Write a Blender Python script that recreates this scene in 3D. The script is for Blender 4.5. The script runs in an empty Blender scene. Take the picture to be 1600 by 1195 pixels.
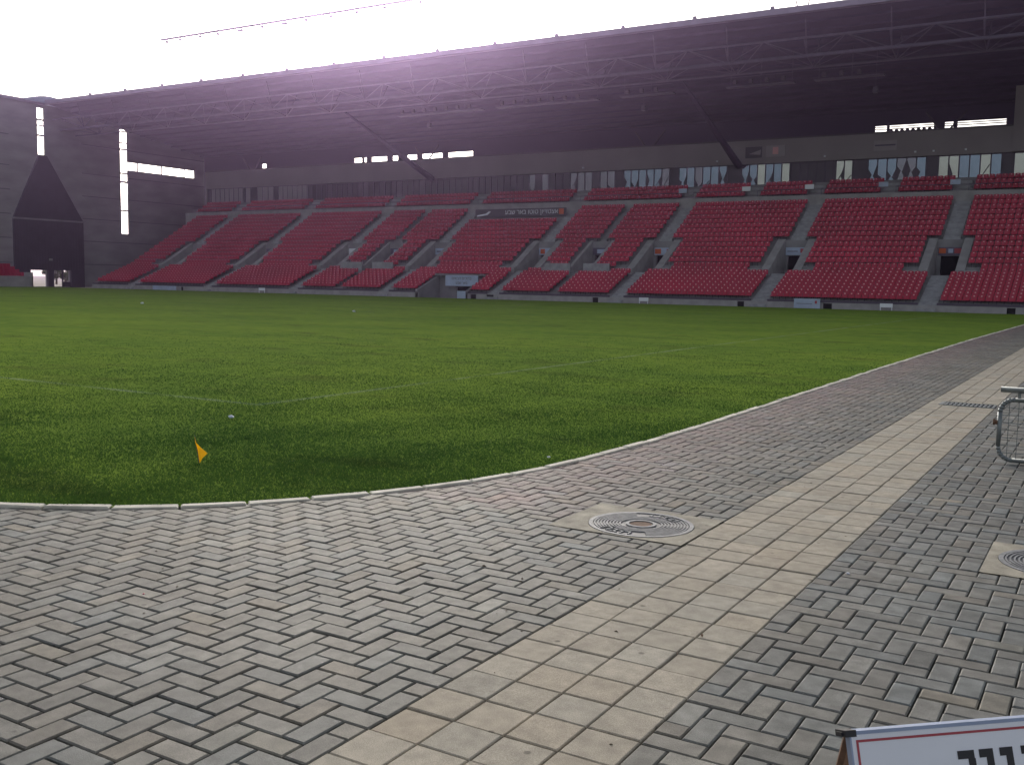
import bpy, bmesh, math, random
import numpy as np
from mathutils import Vector, Matrix
R = math.radians
random.seed(7); rng = np.random.default_rng(7)
SC = bpy.context.scene
COL = SC.collection

# ------------------------------------------------------------------ camera
HAZE = 0.0006
cd = bpy.data.cameras.new('camera'); cam = bpy.data.objects.new('camera', cd); COL.objects.link(cam)
cd.sensor_width = 36.0; cd.lens = 35.255; cd.clip_end = 3000; cd.clip_start = 0.05
FW = Vector((-0.51201459, 0.85311917, -0.10014354)); RT = Vector((0.85639816, 0.51602322, 0.01738449))
UP = Vector((-0.06650743, 0.07686164, 0.99482111)); O = Vector((2.0328, -2.5019, 1.4808))
cam.matrix_world = Matrix(((RT.x, UP.x, -FW.x, O.x), (RT.y, UP.y, -FW.y, O.y), (RT.z, UP.z, -FW.z, O.z), (0, 0, 0, 1)))
SC.camera = cam
# ------------------------------------------------------------------ sky, sun, exposure
SUN_EL, SUN_AZ = R(17), R(-37.7)          # azimuth measured from +Y towards +X
w = bpy.data.worlds.new('World'); SC.world = w; w.use_nodes = True
nt = w.node_tree; bg = nt.nodes['Background']
sky = nt.nodes.new('ShaderNodeTexSky'); sky.sky_type = 'NISHITA'; sky.sun_disc = False
sky.sun_elevation = SUN_EL; sky.sun_rotation = SUN_AZ
sky.dust_density = 4.0; sky.air_density = 1.0; sky.ozone_density = 1.0
hs = nt.nodes.new('ShaderNodeHueSaturation'); hs.inputs['Saturation'].default_value = 0.35     # thin white overcast
nt.links.new(sky.outputs[0], hs.inputs['Color']); nt.links.new(hs.outputs[0], bg.inputs[0]); bg.inputs[1].default_value = 0.12
sd = bpy.data.lights.new('sun', 'SUN'); sd.energy = 1.25; sd.angle = R(12); sd.color = (1.0, 0.93, 0.82)
so = bpy.data.objects.new('sun', sd); COL.objects.link(so)
sdir = Vector((math.sin(SUN_AZ) * math.cos(SUN_EL), math.cos(SUN_AZ) * math.cos(SUN_EL), math.sin(SUN_EL)))
so.rotation_euler = sdir.to_track_quat('Z', 'Y').to_euler(); so.location = (0, 0, 60)
SC.view_settings.view_transform = 'Standard'; SC.view_settings.look = 'None'
SC.view_settings.exposure = 0.62; SC.view_settings.gamma = 1.0

# ------------------------------------------------------------------ materials
def mat(name, col, rough=0.7, metal=0.0, var=0.0, scale=4.0, col2=None, bump=0.0, bscale=60.0, spec=0.5, stretch=None, detail=6):
    m = bpy.data.materials.new(name); m.use_nodes = True; t = m.node_tree; b = t.nodes['Principled BSDF']
    b.inputs['Roughness'].default_value = rough; b.inputs['Metallic'].default_value = metal
    b.inputs['Specular IOR Level'].default_value = spec
    b.inputs['Base Color'].default_value = (*col, 1)
    tc = t.nodes.new('ShaderNodeTexCoord'); src = tc.outputs['Object']
    if stretch:
        mp = t.nodes.new('ShaderNodeMapping'); mp.inputs['Scale'].default_value = stretch
        t.links.new(src, mp.inputs[0]); src = mp.outputs[0]
    if var > 0 or col2:
        n = t.nodes.new('ShaderNodeTexNoise'); n.inputs['Scale'].default_value = scale; n.inputs['Detail'].default_value = detail
        t.links.new(src, n.inputs['Vector'])
        r = t.nodes.new('ShaderNodeValToRGB')
        c2 = col2 or tuple(c * (1 + var) for c in col); c1 = tuple(c * (1 - var) for c in col)
        r.color_ramp.elements[0].position = 0.34; r.color_ramp.elements[0].color = (*c1, 1)
        r.color_ramp.elements[1].position = 0.68; r.color_ramp.elements[1].color = (*c2, 1)
        t.links.new(n.outputs['Fac'], r.inputs[0]); t.links.new(r.outputs[0], b.inputs['Base Color'])
    if bump > 0:
        n2 = t.nodes.new('ShaderNodeTexNoise'); n2.inputs['Scale'].default_value = bscale; n2.inputs['Detail'].default_value = 4
        t.links.new(src, n2.inputs['Vector'])
        bp = t.nodes.new('ShaderNodeBump'); bp.inputs['Strength'].default_value = bump; bp.inputs['Distance'].default_value = 0.01
        t.links.new(n2.outputs['Fac'], bp.inputs['Height']); t.links.new(bp.outputs[0], b.inputs['Normal'])
    return m

M = {}
M['conc'] = mat('concrete', (0.25, 0.245, 0.26), 0.85, var=0.16, scale=0.9, bump=0.2, bscale=12)
M['conc_l'] = mat('light_concrete', (0.36, 0.35, 0.36), 0.85, var=0.14, scale=1.6, bump=0.2, bscale=12)
M['conc_step'] = mat('step_concrete', (0.33, 0.335, 0.36), 0.8, var=0.18, scale=2.5)
M['wall'] = mat('board_marked_concrete', (0.32, 0.30, 0.32), 0.85, var=0.16, scale=0.3, bump=0.3, bscale=3, stretch=(1, 1, 3.0))
M['joint'] = mat('joint_strip', (0.17, 0.155, 0.175), 0.9)
M['fascia'] = mat('fascia_render', (0.32, 0.29, 0.31), 0.8, var=0.08, scale=0.3)
M['clad'] = mat('dark_cladding', (0.055, 0.045, 0.07), 0.6, var=0.15, scale=1.0)
M['black'] = mat('dark_interior', (0.015, 0.015, 0.02), 0.9)
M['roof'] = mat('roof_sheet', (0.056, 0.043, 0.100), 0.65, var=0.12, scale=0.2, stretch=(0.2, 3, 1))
M['steel'] = mat('painted_steel', (0.13, 0.11, 0.17), 0.5, 0.2, var=0.08, scale=2)
M['steel_d'] = mat('dark_steel', (0.10, 0.08, 0.12), 0.5, 0.2, var=0.08, scale=2)
M['gutter'] = mat('gutter_metal', (0.30, 0.26, 0.36), 0.55, 0.3, var=0.1, scale=1)
M['galv'] = mat('galvanised_steel', (0.21, 0.235, 0.24), 0.42, 0.6, var=0.15, scale=25)
M['alu'] = mat('blue_grey_aluminium', (0.30, 0.36, 0.50), 0.45, 0.4, var=0.06, scale=8)
M['white'] = mat('white_board', (0.86, 0.89, 0.96), 0.5, var=0.03, scale=6)
M['red_paint'] = mat('red_paint', (0.42, 0.06, 0.08), 0.5)
M['blk_paint'] = mat('black_paint', (0.02, 0.02, 0.025), 0.5)
M['seat'] = mat('red_plastic', (0.46, 0.010, 0.055), 0.42, var=0.16, scale=0.25)
M['seat_d'] = mat('seat_highlight_pink', (0.80, 0.42, 0.46), 0.4)  # pale pink patch paints the gloss highlight onto each seat
M['orange'] = mat('orange_sign', (0.60, 0.12, 0.04), 0.5)
M['bluewhite'] = mat('pale_blue_board', (0.42, 0.50, 0.66), 0.5, var=0.1, scale=2)
M['sun_yellow'] = mat('yellow_cloth', (0.95, 0.60, 0.02), 0.7)
M['tile'] = mat('beige_tile', (0.42, 0.378, 0.305), 0.85, var=0.13, scale=14, bump=0.25, bscale=260, spec=0.3)
M['plate'] = mat('cast_concrete_plate', (0.37, 0.34, 0.27), 0.85, var=0.32, scale=6, bump=0.35, bscale=150)
M['kerb'] = mat('kerb_concrete', (0.74, 0.70, 0.60), 0.8, var=0.2, scale=4, bump=0.4, bscale=60)
M['iron'] = mat('cast_iron', (0.085, 0.09, 0.10), 0.55, 0.35, var=0.3, scale=9, bump=0.2, bscale=90)
M['iron_l'] = mat('worn_iron', (0.25, 0.255, 0.265), 0.65, 0.2, var=0.2, scale=30)
M['rust'] = mat('rusty_iron', (0.14, 0.075, 0.045), 0.85, var=0.3, scale=30)
M['bedding'] = mat('joint_sand', (0.085, 0.075, 0.06), 0.95, var=0.35, col2=(0.20, 0.165, 0.11), scale=1.7, bump=0.3, bscale=200)
M['sand'] = mat('sandy_ground', (0.20, 0.175, 0.145), 0.95, var=0.12, scale=0.15)
M['bark'] = mat('bark', (0.12, 0.09, 0.06), 0.9)
M['leaf'] = mat('leaf', (0.07, 0.11, 0.025), 0.6, var=0.4, scale=1.5)
M['blind'] = mat('pale_blind', (0.40, 0.36, 0.40), 0.7, var=0.06, scale=1)
M['dark_panel'] = mat('dark_panel', (0.10, 0.085, 0.115), 0.5, var=0.1, scale=1)

def add_tint(m, attr='tint', mult=True):
    """multiply the base colour by a per-face colour (own colour of each paver)"""
    t = m.node_tree; b = t.nodes['Principled BSDF']
    a = t.nodes.new('ShaderNodeAttribute'); a.attribute_name = attr
    mx = t.nodes.new('ShaderNodeMix'); mx.data_type = 'RGBA'; mx.blend_type = 'MULTIPLY'; mx.inputs[0].default_value = 1.0
    l = b.inputs['Base Color'].links
    if l: t.links.new(l[0].from_socket, mx.inputs[6])
    else: mx.inputs[6].default_value = b.inputs['Base Color'].default_value
    t.links.new(a.outputs['Color'], mx.inputs[7]); t.links.new(mx.outputs[2], b.inputs['Base Color'])
M['paver'] = mat('grey_paver', (0.180, 0.174, 0.150), 0.72, var=0.24, scale=11, bump=0.25, bscale=260, spec=0.4)
def add_dirt(m, lo=0.74, hi=1.08, spots=True):
    t = m.node_tree; b = t.nodes['Principled BSDF']; src = b.inputs['Base Color'].links[0].from_socket
    tc = t.nodes.new('ShaderNodeTexCoord')
    n = t.nodes.new('ShaderNodeTexNoise'); n.inputs['Scale'].default_value = 1.1; n.inputs['Detail'].default_value = 9; n.inputs['Roughness'].default_value = 0.7
    t.links.new(tc.outputs['Object'], n.inputs['Vector'])
    r = t.nodes.new('ShaderNodeMapRange'); r.inputs[1].default_value = 0.36; r.inputs[2].default_value = 0.62; r.inputs[3].default_value = lo; r.inputs[4].default_value = hi
    t.links.new(n.outputs['Fac'], r.inputs[0]); f = r.outputs[0]
    if spots:                                          # gum, oil and moss specks
        v = t.nodes.new('ShaderNodeTexVoronoi'); v.inputs['Scale'].default_value = 5.5; t.links.new(tc.outputs['Object'], v.inputs['Vector'])
        q = t.nodes.new('ShaderNodeMapRange'); q.inputs[1].default_value = 0.05; q.inputs[2].default_value = 0.085; q.inputs[3].default_value = 0.5; q.inputs[4].default_value = 1.0
        t.links.new(v.outputs['Distance'], q.inputs[0]); k = t.nodes.new('ShaderNodeMath'); k.operation = 'MULTIPLY'; t.links.new(f, k.inputs[0]); t.links.new(q.outputs[0], k.inputs[1]); f = k.outputs[0]
        n4 = t.nodes.new('ShaderNodeTexNoise'); n4.inputs['Scale'].default_value = 330; n4.inputs['Detail'].default_value = 2; t.links.new(tc.outputs['Object'], n4.inputs['Vector'])
        q4 = t.nodes.new('ShaderNodeMapRange'); q4.inputs[1].default_value = 0.3; q4.inputs[2].default_value = 0.7; q4.inputs[3].default_value = 0.72; q4.inputs[4].default_value = 1.28
        t.links.new(n4.outputs['Fac'], q4.inputs[0]); k4 = t.nodes.new('ShaderNodeMath'); k4.operation = 'MULTIPLY'; t.links.new(f, k4.inputs[0]); t.links.new(q4.outputs[0], k4.inputs[1]); f = k4.outputs[0]
    mx = t.nodes.new('ShaderNodeMix'); mx.data_type = 'RGBA'; mx.blend_type = 'MULTIPLY'; mx.inputs[0].default_value = 1.0
    t.links.new(src, mx.inputs[6]); t.links.new(f, mx.inputs[7]); t.links.new(mx.outputs[2], b.inputs['Base Color'])
add_tint(M['paver']); add_tint(M['tile']); add_dirt(M['paver']); add_dirt(M['tile'], 0.84, 1.06); add_dirt(M['kerb'], 0.72, 1.08, False); add_dirt(M['plate'], 0.8, 1.06)
_y = M['sun_yellow'].node_tree; _yo = [n_ for n_ in _y.nodes if n_.type == 'OUTPUT_MATERIAL'][0]; _yt = _y.nodes.new('ShaderNodeBsdfTranslucent'); _yt.inputs[0].default_value = (1.0, 0.72, 0.04, 1)
_ym = _y.nodes.new('ShaderNodeMixShader'); _ym.inputs[0].default_value = 0.6; _y.links.new(_y.nodes['Principled BSDF'].outputs[0], _ym.inputs[1]); _y.links.new(_yt.outputs[0], _ym.inputs[2]); _y.links.new(_ym.outputs[0], _yo.inputs['Surface'])

def glass_mat(name, tint, refl, rough=0.04):
    m = bpy.data.materials.new(name); m.use_nodes = True; t = m.node_tree; b = t.nodes['Principled BSDF']
    b.inputs['Base Color'].default_value = (*tint, 1); b.inputs['Roughness'].default_value = rough
    b.inputs['Metallic'].default_value = refl
    n = t.nodes.new('ShaderNodeTexNoise'); n.inputs['Scale'].default_value = 0.9
    tc = t.nodes.new('ShaderNodeTexCoord'); t.links.new(tc.outputs['Object'], n.inputs['Vector'])
    bp = t.nodes.new('ShaderNodeBump'); bp.inputs['Strength'].default_value = 0.25; bp.inputs['Distance'].default_value = 0.04
    t.links.new(n.outputs['Fac'], bp.inputs['Height']); t.links.new(bp.outputs[0], b.inputs['Normal'])
    return m
M['glass_blue'] = glass_mat('blue_coated_glass', (0.20, 0.255, 0.33), 0.9)
M['glass_pale'] = glass_mat('pale_coated_glass', (0.46, 0.48, 0.44), 0.8, 0.12)
M['glass_grey'] = glass_mat('grey_coated_glass', (0.20, 0.20, 0.24), 0.85)
M['glass_dim'] = glass_mat('dim_glass', (0.08, 0.07, 0.09), 0.5, 0.2)

# turf: patches, worn line, mowing tone, all as the turf's own colours
def turf_mat():
    m = bpy.data.materials.new('turf'); m.use_nodes = True; t = m.node_tree; N = t.nodes; L = t.links
    b = N['Principled BSDF']; b.inputs['Roughness'].default_value = 1.0; b.inputs['Specular IOR Level'].default_value = 0.0
    g = N.new('ShaderNodeNewGeometry')
    def noise(s, det, strx=(1, 1, 1)):
        mp = N.new('ShaderNodeMapping'); mp.inputs['Scale'].default_value = strx
        L.new(g.outputs['Position'], mp.inputs[0])
        n = N.new('ShaderNodeTexNoise'); n.inputs['Scale'].default_value = s; n.inputs['Detail'].default_value = det
        L.new(mp.outputs[0], n.inputs['Vector']); return n.outputs['Fac']
    def ramp(f, a, c, p0, p1):
        r = N.new('ShaderNodeValToRGB'); r.color_ramp.elements[0].position = p0; r.color_ramp.elements[1].position = p1
        r.color_ramp.elements[0].color = (*a, 1); r.color_ramp.elements[1].color = (*c, 1); L.new(f, r.inputs[0]); return r.outputs[0]
    c = ramp(noise(0.22, 5, (1.0, 1.6, 0.05)), (0.148, 0.242, 0.046), (0.196, 0.292, 0.050), 0.35, 0.66)
    c2 = ramp(noise(2.6, 8, (1, 1, 0.05)), (0.80, 0.83, 0.80), (1.12, 1.08, 1.03), 0.3, 0.66)
    mx = N.new('ShaderNodeMix'); mx.data_type = 'RGBA'; mx.blend_type = 'MULTIPLY'; mx.inputs[0].default_value = 1
    L.new(c, mx.inputs[6]); L.new(c2, mx.inputs[7])
    # brownish thin patches
    br = N.new('ShaderNodeMix'); br.data_type = 'RGBA'; br.inputs[7].default_value = (0.075, 0.072, 0.032, 1)
    f = N.new('ShaderNodeMapRange'); f.inputs[1].default_value = 0.56; f.inputs[2].default_value = 0.72; f.inputs[4].default_value = 0.4
    L.new(noise(0.75, 6, (0.7, 1.3, 0.05)), f.inputs[0]); L.new(f.outputs[0], br.inputs[0]); L.new(mx.outputs[2], br.inputs[6])
    # faint, worn touch and goal lines
    sp = N.new('ShaderNodeSeparateXYZ'); L.new(g.outputs['Position'], sp.inputs[0])
    def mth(op, a, b_=None):
        n = N.new('ShaderNodeMath'); n.operation = op
        for i, v in enumerate((a, b_)):
            if v is None: continue
            if isinstance(v, (int, float)): n.inputs[i].default_value = v
            else: L.new(v, n.inputs[i])
        return n.outputs[0]
    def line(co, at, oth, cmpv, gt):
        d = mth('ABSOLUTE', mth('SUBTRACT', co, at)); near = mth('LESS_THAN', d, 0.06)
        side = mth('GREATER_THAN' if gt else 'LESS_THAN', oth, cmpv); return mth('MULTIPLY', near, side)
    ln = mth('MAXIMUM', line(sp.outputs[0], -6.42, sp.outputs[1], 5.84, True), line(sp.outputs[1], 5.88, sp.outputs[0], -6.38, False))
    wear = N.new('ShaderNodeMapRange'); wear.inputs[1].default_value = 0.35; wear.inputs[2].default_value = 0.65; wear.inputs[3].default_value = 0.06; wear.inputs[4].default_value = 0.42
    L.new(noise(1.3, 4), wear.inputs[0])
    lm = N.new('ShaderNodeMix'); lm.data_type = 'RGBA'; lm.inputs[7].default_value = (0.34, 0.38, 0.30, 1)
    L.new(mth('MULTIPLY', ln, wear.outputs[0]), lm.inputs[0]); L.new(br.outputs[2], lm.inputs[6])
    L.new(lm.outputs[2], b.inputs['Base Color'])
    n3 = N.new('ShaderNodeTexNoise'); n3.inputs['Scale'].default_value = 45; n3.inputs['Detail'].default_value = 3
    L.new(g.outputs['Position'], n3.inputs['Vector'])
    bp = N.new('ShaderNodeBump'); bp.inputs['Strength'].default_value = 0.8; bp.inputs['Distance'].default_value = 0.03
    L.new(n3.outputs['Fac'], bp.inputs['Height']); L.new(bp.outputs[0], b.inputs['Normal'])
    return m
M['turf'] = turf_mat()
M['blade'] = M['turf'].copy(); M['blade'].name = 'grass_blade'
_b = M['blade'].node_tree.nodes['Principled BSDF']
for l in list(_b.inputs['Normal'].links): M['blade'].node_tree.links.remove(l)
_t = M['blade'].node_tree; _o = [n_ for n_ in _t.nodes if n_.type == 'OUTPUT_MATERIAL'][0]
_mm = _t.nodes.new('ShaderNodeMix'); _mm.data_type = 'RGBA'; _mm.blend_type = 'MULTIPLY'; _mm.inputs[0].default_value = 1; _mm.inputs[7].default_value = (0.42, 0.55, 0.74, 1)  # blades tinted darker than the turf, painting in the shade of near grass
_t.links.new(_b.inputs['Base Color'].links[0].from_socket, _mm.inputs[6]); _t.links.new(_mm.outputs[2], _b.inputs['Base Color'])
_tr = _t.nodes.new('ShaderNodeBsdfTranslucent'); _mx = _t.nodes.new('ShaderNodeMixShader'); _mx.inputs[0].default_value = 0.3
_t.links.new(_b.inputs['Base Color'].links[0].from_socket, _tr.inputs[0]); _t.links.new(_b.outputs[0], _mx.inputs[1]); _t.links.new(_tr.outputs[0], _mx.inputs[2]); _t.links.new(_mx.outputs[0], _o.inputs['Surface'])

# ------------------------------------------------------------------ helpers
def link(o, parent=None, label=None, cat=None, group=None, kind=None):
    if o.name not in COL.objects: COL.objects.link(o)
    if parent: o.parent = parent
    if label: o['label'] = label
    if cat: o['category'] = cat
    if group: o['group'] = group
    if kind: o['kind'] = kind
    return o
def empty(name, loc=(0, 0, 0), label=None, cat=None, group=None, rz=0):
    o = bpy.data.objects.new(name, None); o.location = loc; o.rotation_euler = (0, 0, rz); o.empty_display_size = 0.2
    return link(o, None, label, cat, group)
class MB:
    """collects shapes and links them as ONE mesh object"""
    def __init__(s): s.v = []; s.f = []; s.m = []
    def poly(s, pts, mi=0):
        n = len(s.v); s.v += [tuple(p) for p in pts]; s.f.append(tuple(range(n, n + len(pts)))); s.m.append(mi)
    def box(s, x0, x1, y0, y1, z0, z1, mi=0):
        n = len(s.v)
        s.v += [(x0, y0, z0), (x1, y0, z0), (x1, y1, z0), (x0, y1, z0), (x0, y0, z1), (x1, y0, z1), (x1, y1, z1), (x0, y1, z1)]
        for q in ((0, 3, 2, 1), (4, 5, 6, 7), (0, 1, 5, 4), (1, 2, 6, 5), (2, 3, 7, 6), (3, 0, 4, 7)):
            s.f.append(tuple(n + k for k in q)); s.m.append(mi)
    def prism(s, prof, a, b, axis='x', mi=0):
        """profile (u,v) counter-clockwise, extruded from a to b along x (u=y,v=z) or y (u=x,v=z) or z (u=x,v=y)"""
        def P(u, v, t): return {'x': (t, u, v), 'y': (u, t, v), 'z': (u, v, t)}[axis]
        n = len(s.v); k = len(prof)
        s.v += [P(u, v, a) for u, v in prof] + [P(u, v, b) for u, v in prof]
        s.f.append(tuple(range(n, n + k))); s.m.append(mi); s.f.append(tuple(range(n + 2 * k - 1, n + k - 1, -1))); s.m.append(mi)
        for i in range(k):
            j = (i + 1) % k; s.f.append((n + i, n + k + i, n + k + j, n + j)); s.m.append(mi)
    def bar(s, a, b, r, seg=6, mi=0, r2=None):
        a = Vector(a); b = Vector(b); d = (b - a).normalized(); u = d.orthogonal().normalized(); w_ = d.cross(u); r2 = r if r2 is None else r2
        n = len(s.v)
        for p, rr in ((a, r), (b, r2)):
            for k in range(seg):
                t = 2 * math.pi * k / seg; s.v.append(tuple(p + u * math.cos(t) * rr + w_ * math.sin(t) * rr))
        for k in range(seg):
            j = (k + 1) % seg; s.f.append((n + k, n + j, n + seg + j, n + seg + k)); s.m.append(mi)
        s.f.append(tuple(n + k for k in range(seg))[::-1]); s.m.append(mi); s.f.append(tuple(n + seg + k for k in range(seg))); s.m.append(mi)
    def tube(s, pts, r, seg=8, mi=0):
        for a, b in zip(pts[:-1], pts[1:]): s.bar(a, b, r, seg, mi)
    def build(s, name, mats, parent=None, label=None, cat=None, group=None, kind=None, smooth=False, fix=True):
        me = bpy.data.meshes.new(name); me.from_pydata(s.v, [], s.f)
        for m_ in (mats if isinstance(mats, (list, tuple)) else [mats]): me.materials.append(m_)
        me.polygons.foreach_set('material_index', s.m)
        if fix:
            bm = bmesh.new(); bm.from_mesh(me); bmesh.ops.recalc_face_normals(bm, faces=bm.faces); bm.to_mesh(me); bm.free()
        if smooth: me.polygons.foreach_set('use_smooth', [True] * len(me.polygons))
        me.update(); o = bpy.data.objects.new(name, me)
        return link(o, parent, label, cat, group, kind)
def np_mesh(name, V, F, mats, mi=None, smooth=False):
    """V (n,3), F (m,4) quads or (m,3)"""
    me = bpy.data.meshes.new(name); k = F.shape[1]
    me.vertices.add(len(V)); me.vertices.foreach_set('co', V.astype(np.float32).ravel())
    me.loops.add(F.size); me.loops.foreach_set('vertex_index', F.astype(np.int32).ravel())
    me.polygons.add(len(F)); me.polygons.foreach_set('loop_start', np.arange(0, F.size, k, dtype=np.int32))
    me.polygons.foreach_set('loop_total', np.full(len(F), k, dtype=np.int32))
    for m_ in mats: me.materials.append(m_)
    if mi is not None: me.polygons.foreach_set('material_index', mi.astype(np.int32))
    me.polygons.foreach_set('use_smooth', np.full(len(F), smooth, dtype=bool))
    me.update(calc_edges=True); me.validate(); return me
def text_mesh(s, size, extrude=0.002):
    c = bpy.data.curves.new('lettering', 'FONT'); c.body = s; c.size = size; c.extrude = extrude; c.align_x = 'CENTER'; c.align_y = 'CENTER'
    o = bpy.data.objects.new('lettering', c); COL.objects.link(o)
    dg = bpy.context.evaluated_depsgraph_get(); me = bpy.data.meshes.new_from_object(o.evaluated_get(dg))
    COL.objects.unlink(o); bpy.data.objects.remove(o); return me
def text(s, size, m, M4, parent, name='lettering', bold=0.0):
    me = text_mesh(s, size); me.materials.clear(); me.materials.append(m); me.transform(M4)
    o = bpy.data.objects.new(name, me); return link(o, parent)
def facing_minus_y(x, y, z): return Matrix.Translation((x, y, z)) @ Matrix.Rotation(R(90), 4, 'X')

# ------------------------------------------------------------------ ground
g = MB(); g.box(-500, 500, -500, 500, -0.6, -0.12)
g.build('ground', M['sand'], kind='structure')
sl = MB(); sl.box(-101.4, 40, -60, 68.5, -0.11, -0.045)
sl.build('paving_bed', M['bedding'], kind='structure')

# kerb line (edge of the turf): points on the plan, from the far right end round the corner to the left
KP = [(-1.20, 66.6), (-1.32, 50), (-1.60, 30), (-1.64, 18), (-1.635, 13), (-1.63, 9.5), (-1.635, 7.5), (-1.68, 5.9), (-1.77, 4.7), (-1.88, 4.05), (-2.06, 3.42), (-2.34, 2.82),
      (-2.72, 2.22), (-3.12, 1.78), (-3.55, 1.45), (-4.05, 1.18), (-4.7, 0.96), (-5.6, 0.80), (-7.2, 0.68), (-10, 0.62), (-20, 0.60), (-99.5, 0.60)]
def resample(P, step):
    P = [Vector((*p, 0)) for p in P]; out = []
    # Catmull-Rom densify
    D = []
    for i in range(len(P) - 1):
        p0 = P[max(i - 1, 0)]; p1 = P[i]; p2 = P[i + 1]; p3 = P[min(i + 2, len(P) - 1)]
        n = max(2, int((p2 - p1).length / 0.08)) if (p2 - p1).length < 4 else 2
        for k in range(n):
            t = k / n
            D.append(0.5 * ((2 * p1) + (p2 - p0) * t + (2 * p0 - 5 * p1 + 4 * p2 - p3) * t * t + (3 * p1 - p0 - 3 * p2 + p3) * t ** 3) if n > 2 else p1.lerp(p2, t))
    D.append(P[-1]); acc = 0; out = [D[0]]
    for a, b in zip(D[:-1], D[1:]):
        L_ = (b - a).length; pos = 0
        while acc + (L_ - pos) >= step:
            pos += step - acc; out.append(a.lerp(b, pos / L_)); acc = 0
        acc += L_ - pos
    return out
KL = resample(KP, 0.42)
kb = MB()
for i, (a, b) in enumerate(zip(KL[:-1], KL[1:])):
    d = (b - a).normalized(); n = Vector((d.y, -d.x, 0))     # n points to turf side or not; symmetric
    a2 = a + d * 0.006; b2 = b - d * 0.006; wz = 0.014 + random.uniform(-0.004, 0.004)
    off = random.uniform(-0.006, 0.006); h = 0.034
    pr = [a2 + n * (h + off), b2 + n * (h + off), b2 - n * (h - off), a2 - n * (h - off)]
    bev = 0.008; k = len(kb.v)
    kb.v += [(p.x, p.y, -0.10) for p in pr] + [(p.x, p.y, wz - bev) for p in pr]
    ctr = (pr[0] + pr[2]) / 2
    for p in pr:
        q = p + (ctr - p).normalized() * bev * 1.5; kb.v.append((q.x, q.y, wz + random.uniform(-0.002, 0.002)))
    for f in ((0, 1, 5, 4), (1, 2, 6, 5), (2, 3, 7, 6), (3, 0, 4, 7), (4, 5, 9, 8), (5, 6, 10, 9), (6, 7, 11, 10), (7, 4, 8, 11), (8, 9, 10, 11)):
        kb.f.append(tuple(k + q for q in f)); kb.m.append(0)
kb.build('kerb', M['kerb'], kind='structure')

# turf surface
tp = MB(); tp.poly([(p.x, p.y, 0.006) for p in KL] + [(-99.5, 66.6, 0.006)])
tob = tp.build('pitch_turf', M['turf'], kind='structure', fix=False)
if tob.data.polygons[0].normal.z < 0: tob.data.flip_normals()

KX = np.array([p.x for p in KL]); KY = np.array([p.y for p in KL])
def in_turf(x, y):
    """vectorised: is the plan point on the turf side of the kerb"""
    x = np.asarray(x, float); y = np.asarray(y, float)
    # along the curve y falls and x falls monotonically: compare with x at that y (upper part) / y at that x (lower part)
    xe = np.interp(y, KY[::-1], KX[::-1], left=1e9, right=-1.2)
    return (x < xe) & (y > 0.6)

# pavers and tiles ---------------------------------------------------
def brick_verts(x0, x1, y0, y1, gap=0.0033, bev=0.0055, drop=0.0045):
    n = len(x0); zt = rng.normal(0, 0.0014, n); tx = rng.normal(0, 0.0025, n); ty = rng.normal(0, 0.0025, n)
    jx = rng.normal(0, 0.0008, n); jy = rng.normal(0, 0.0008, n)
    cx = (x0 + x1) / 2 + jx; cy = (y0 + y1) / 2 + jy; hx = (x1 - x0) / 2 - gap; hy = (y1 - y0) / 2 - gap
    V = np.zeros((n, 12, 3)); sgn = [(-1, -1), (1, -1), (1, 1), (-1, 1)]
    for k, (sx, sy) in enumerate(sgn):
        for lay, (ins, dz) in enumerate(((0, -0.05), (0, -drop), (bev, 0.0))):
            px = sx * (hx - ins); py = sy * (hy - ins)
            V[:, lay * 4 + k, 0] = cx + px; V[:, lay * 4 + k, 1] = cy + py; V[:, lay * 4 + k, 2] = dz + (zt + tx * px + ty * py)
    F = np.array([(0, 1, 5, 4), (1, 2, 6, 5), (2, 3, 7, 6), (3, 0, 4, 7), (4, 5, 9, 8), (5, 6, 10, 9), (6, 7, 11, 10), (7, 4, 8, 11), (8, 9, 10, 11)])
    F = (F[None] + (np.arange(n) * 12)[:, None, None]).reshape(-1, 4)
    return V.reshape(-1, 3), F
def tinted(name, V, F, m, cols, per=9):
    me = np_mesh(name, V, F, [m]); a = me.attributes.new('tint', 'FLOAT_COLOR', 'FACE')
    c = np.ones((len(F), 4)); c[:, :3] = np.repeat(cols, per, axis=0); a.data.foreach_set('color', c.astype(np.float32).ravel())
    o = bpy.data.objects.new(name, me); return link(o, kind='structure')
PLATES = [(-0.865, -0.004, 2.79, 3.52), (1.50, 2.25, 3.20, 3.95)]
GRATE = (0.14, 0.79, 11.34, 11.72)
def hits(x0, x1, y0, y1, r, m=0.01):
    return (x1 > r[0] + m) & (x0 < r[1] - m) & (y1 > r[2] + m) & (y0 < r[3] - m)
bricks = []
def herring(xa, xb, c, ya=-3.0, yb=66.0):
    """xa, xb in paver-width cells (0.1 m)"""
    for y in range(int(ya * 10), int(yb * 10)):
        for x in range(xa, xb):
            k = (x + y + c) % 4
            if k == 0: bricks.append((x, min(x + 2, xb), y, y + 1))
            elif k == 1 and x == xa: bricks.append((x, x + 1, y, y + 1))
            elif k == 2: bricks.append((x, x + 1, y, y + 2))
herring(-75, 0, 2, -3.0, 5.5); nb = len(bricks)
herring(-17, 0, 2, 5.5, 66.0); herring(8, 42, 0)
B = np.array(bricks, float) * 0.1
cxb = (B[:, 0] + B[:, 1]) / 2; cyb = (B[:, 2] + B[:, 3]) / 2
keep = ~in_turf(cxb + 0.02, cyb - 0.02)
B = B[keep]
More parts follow.
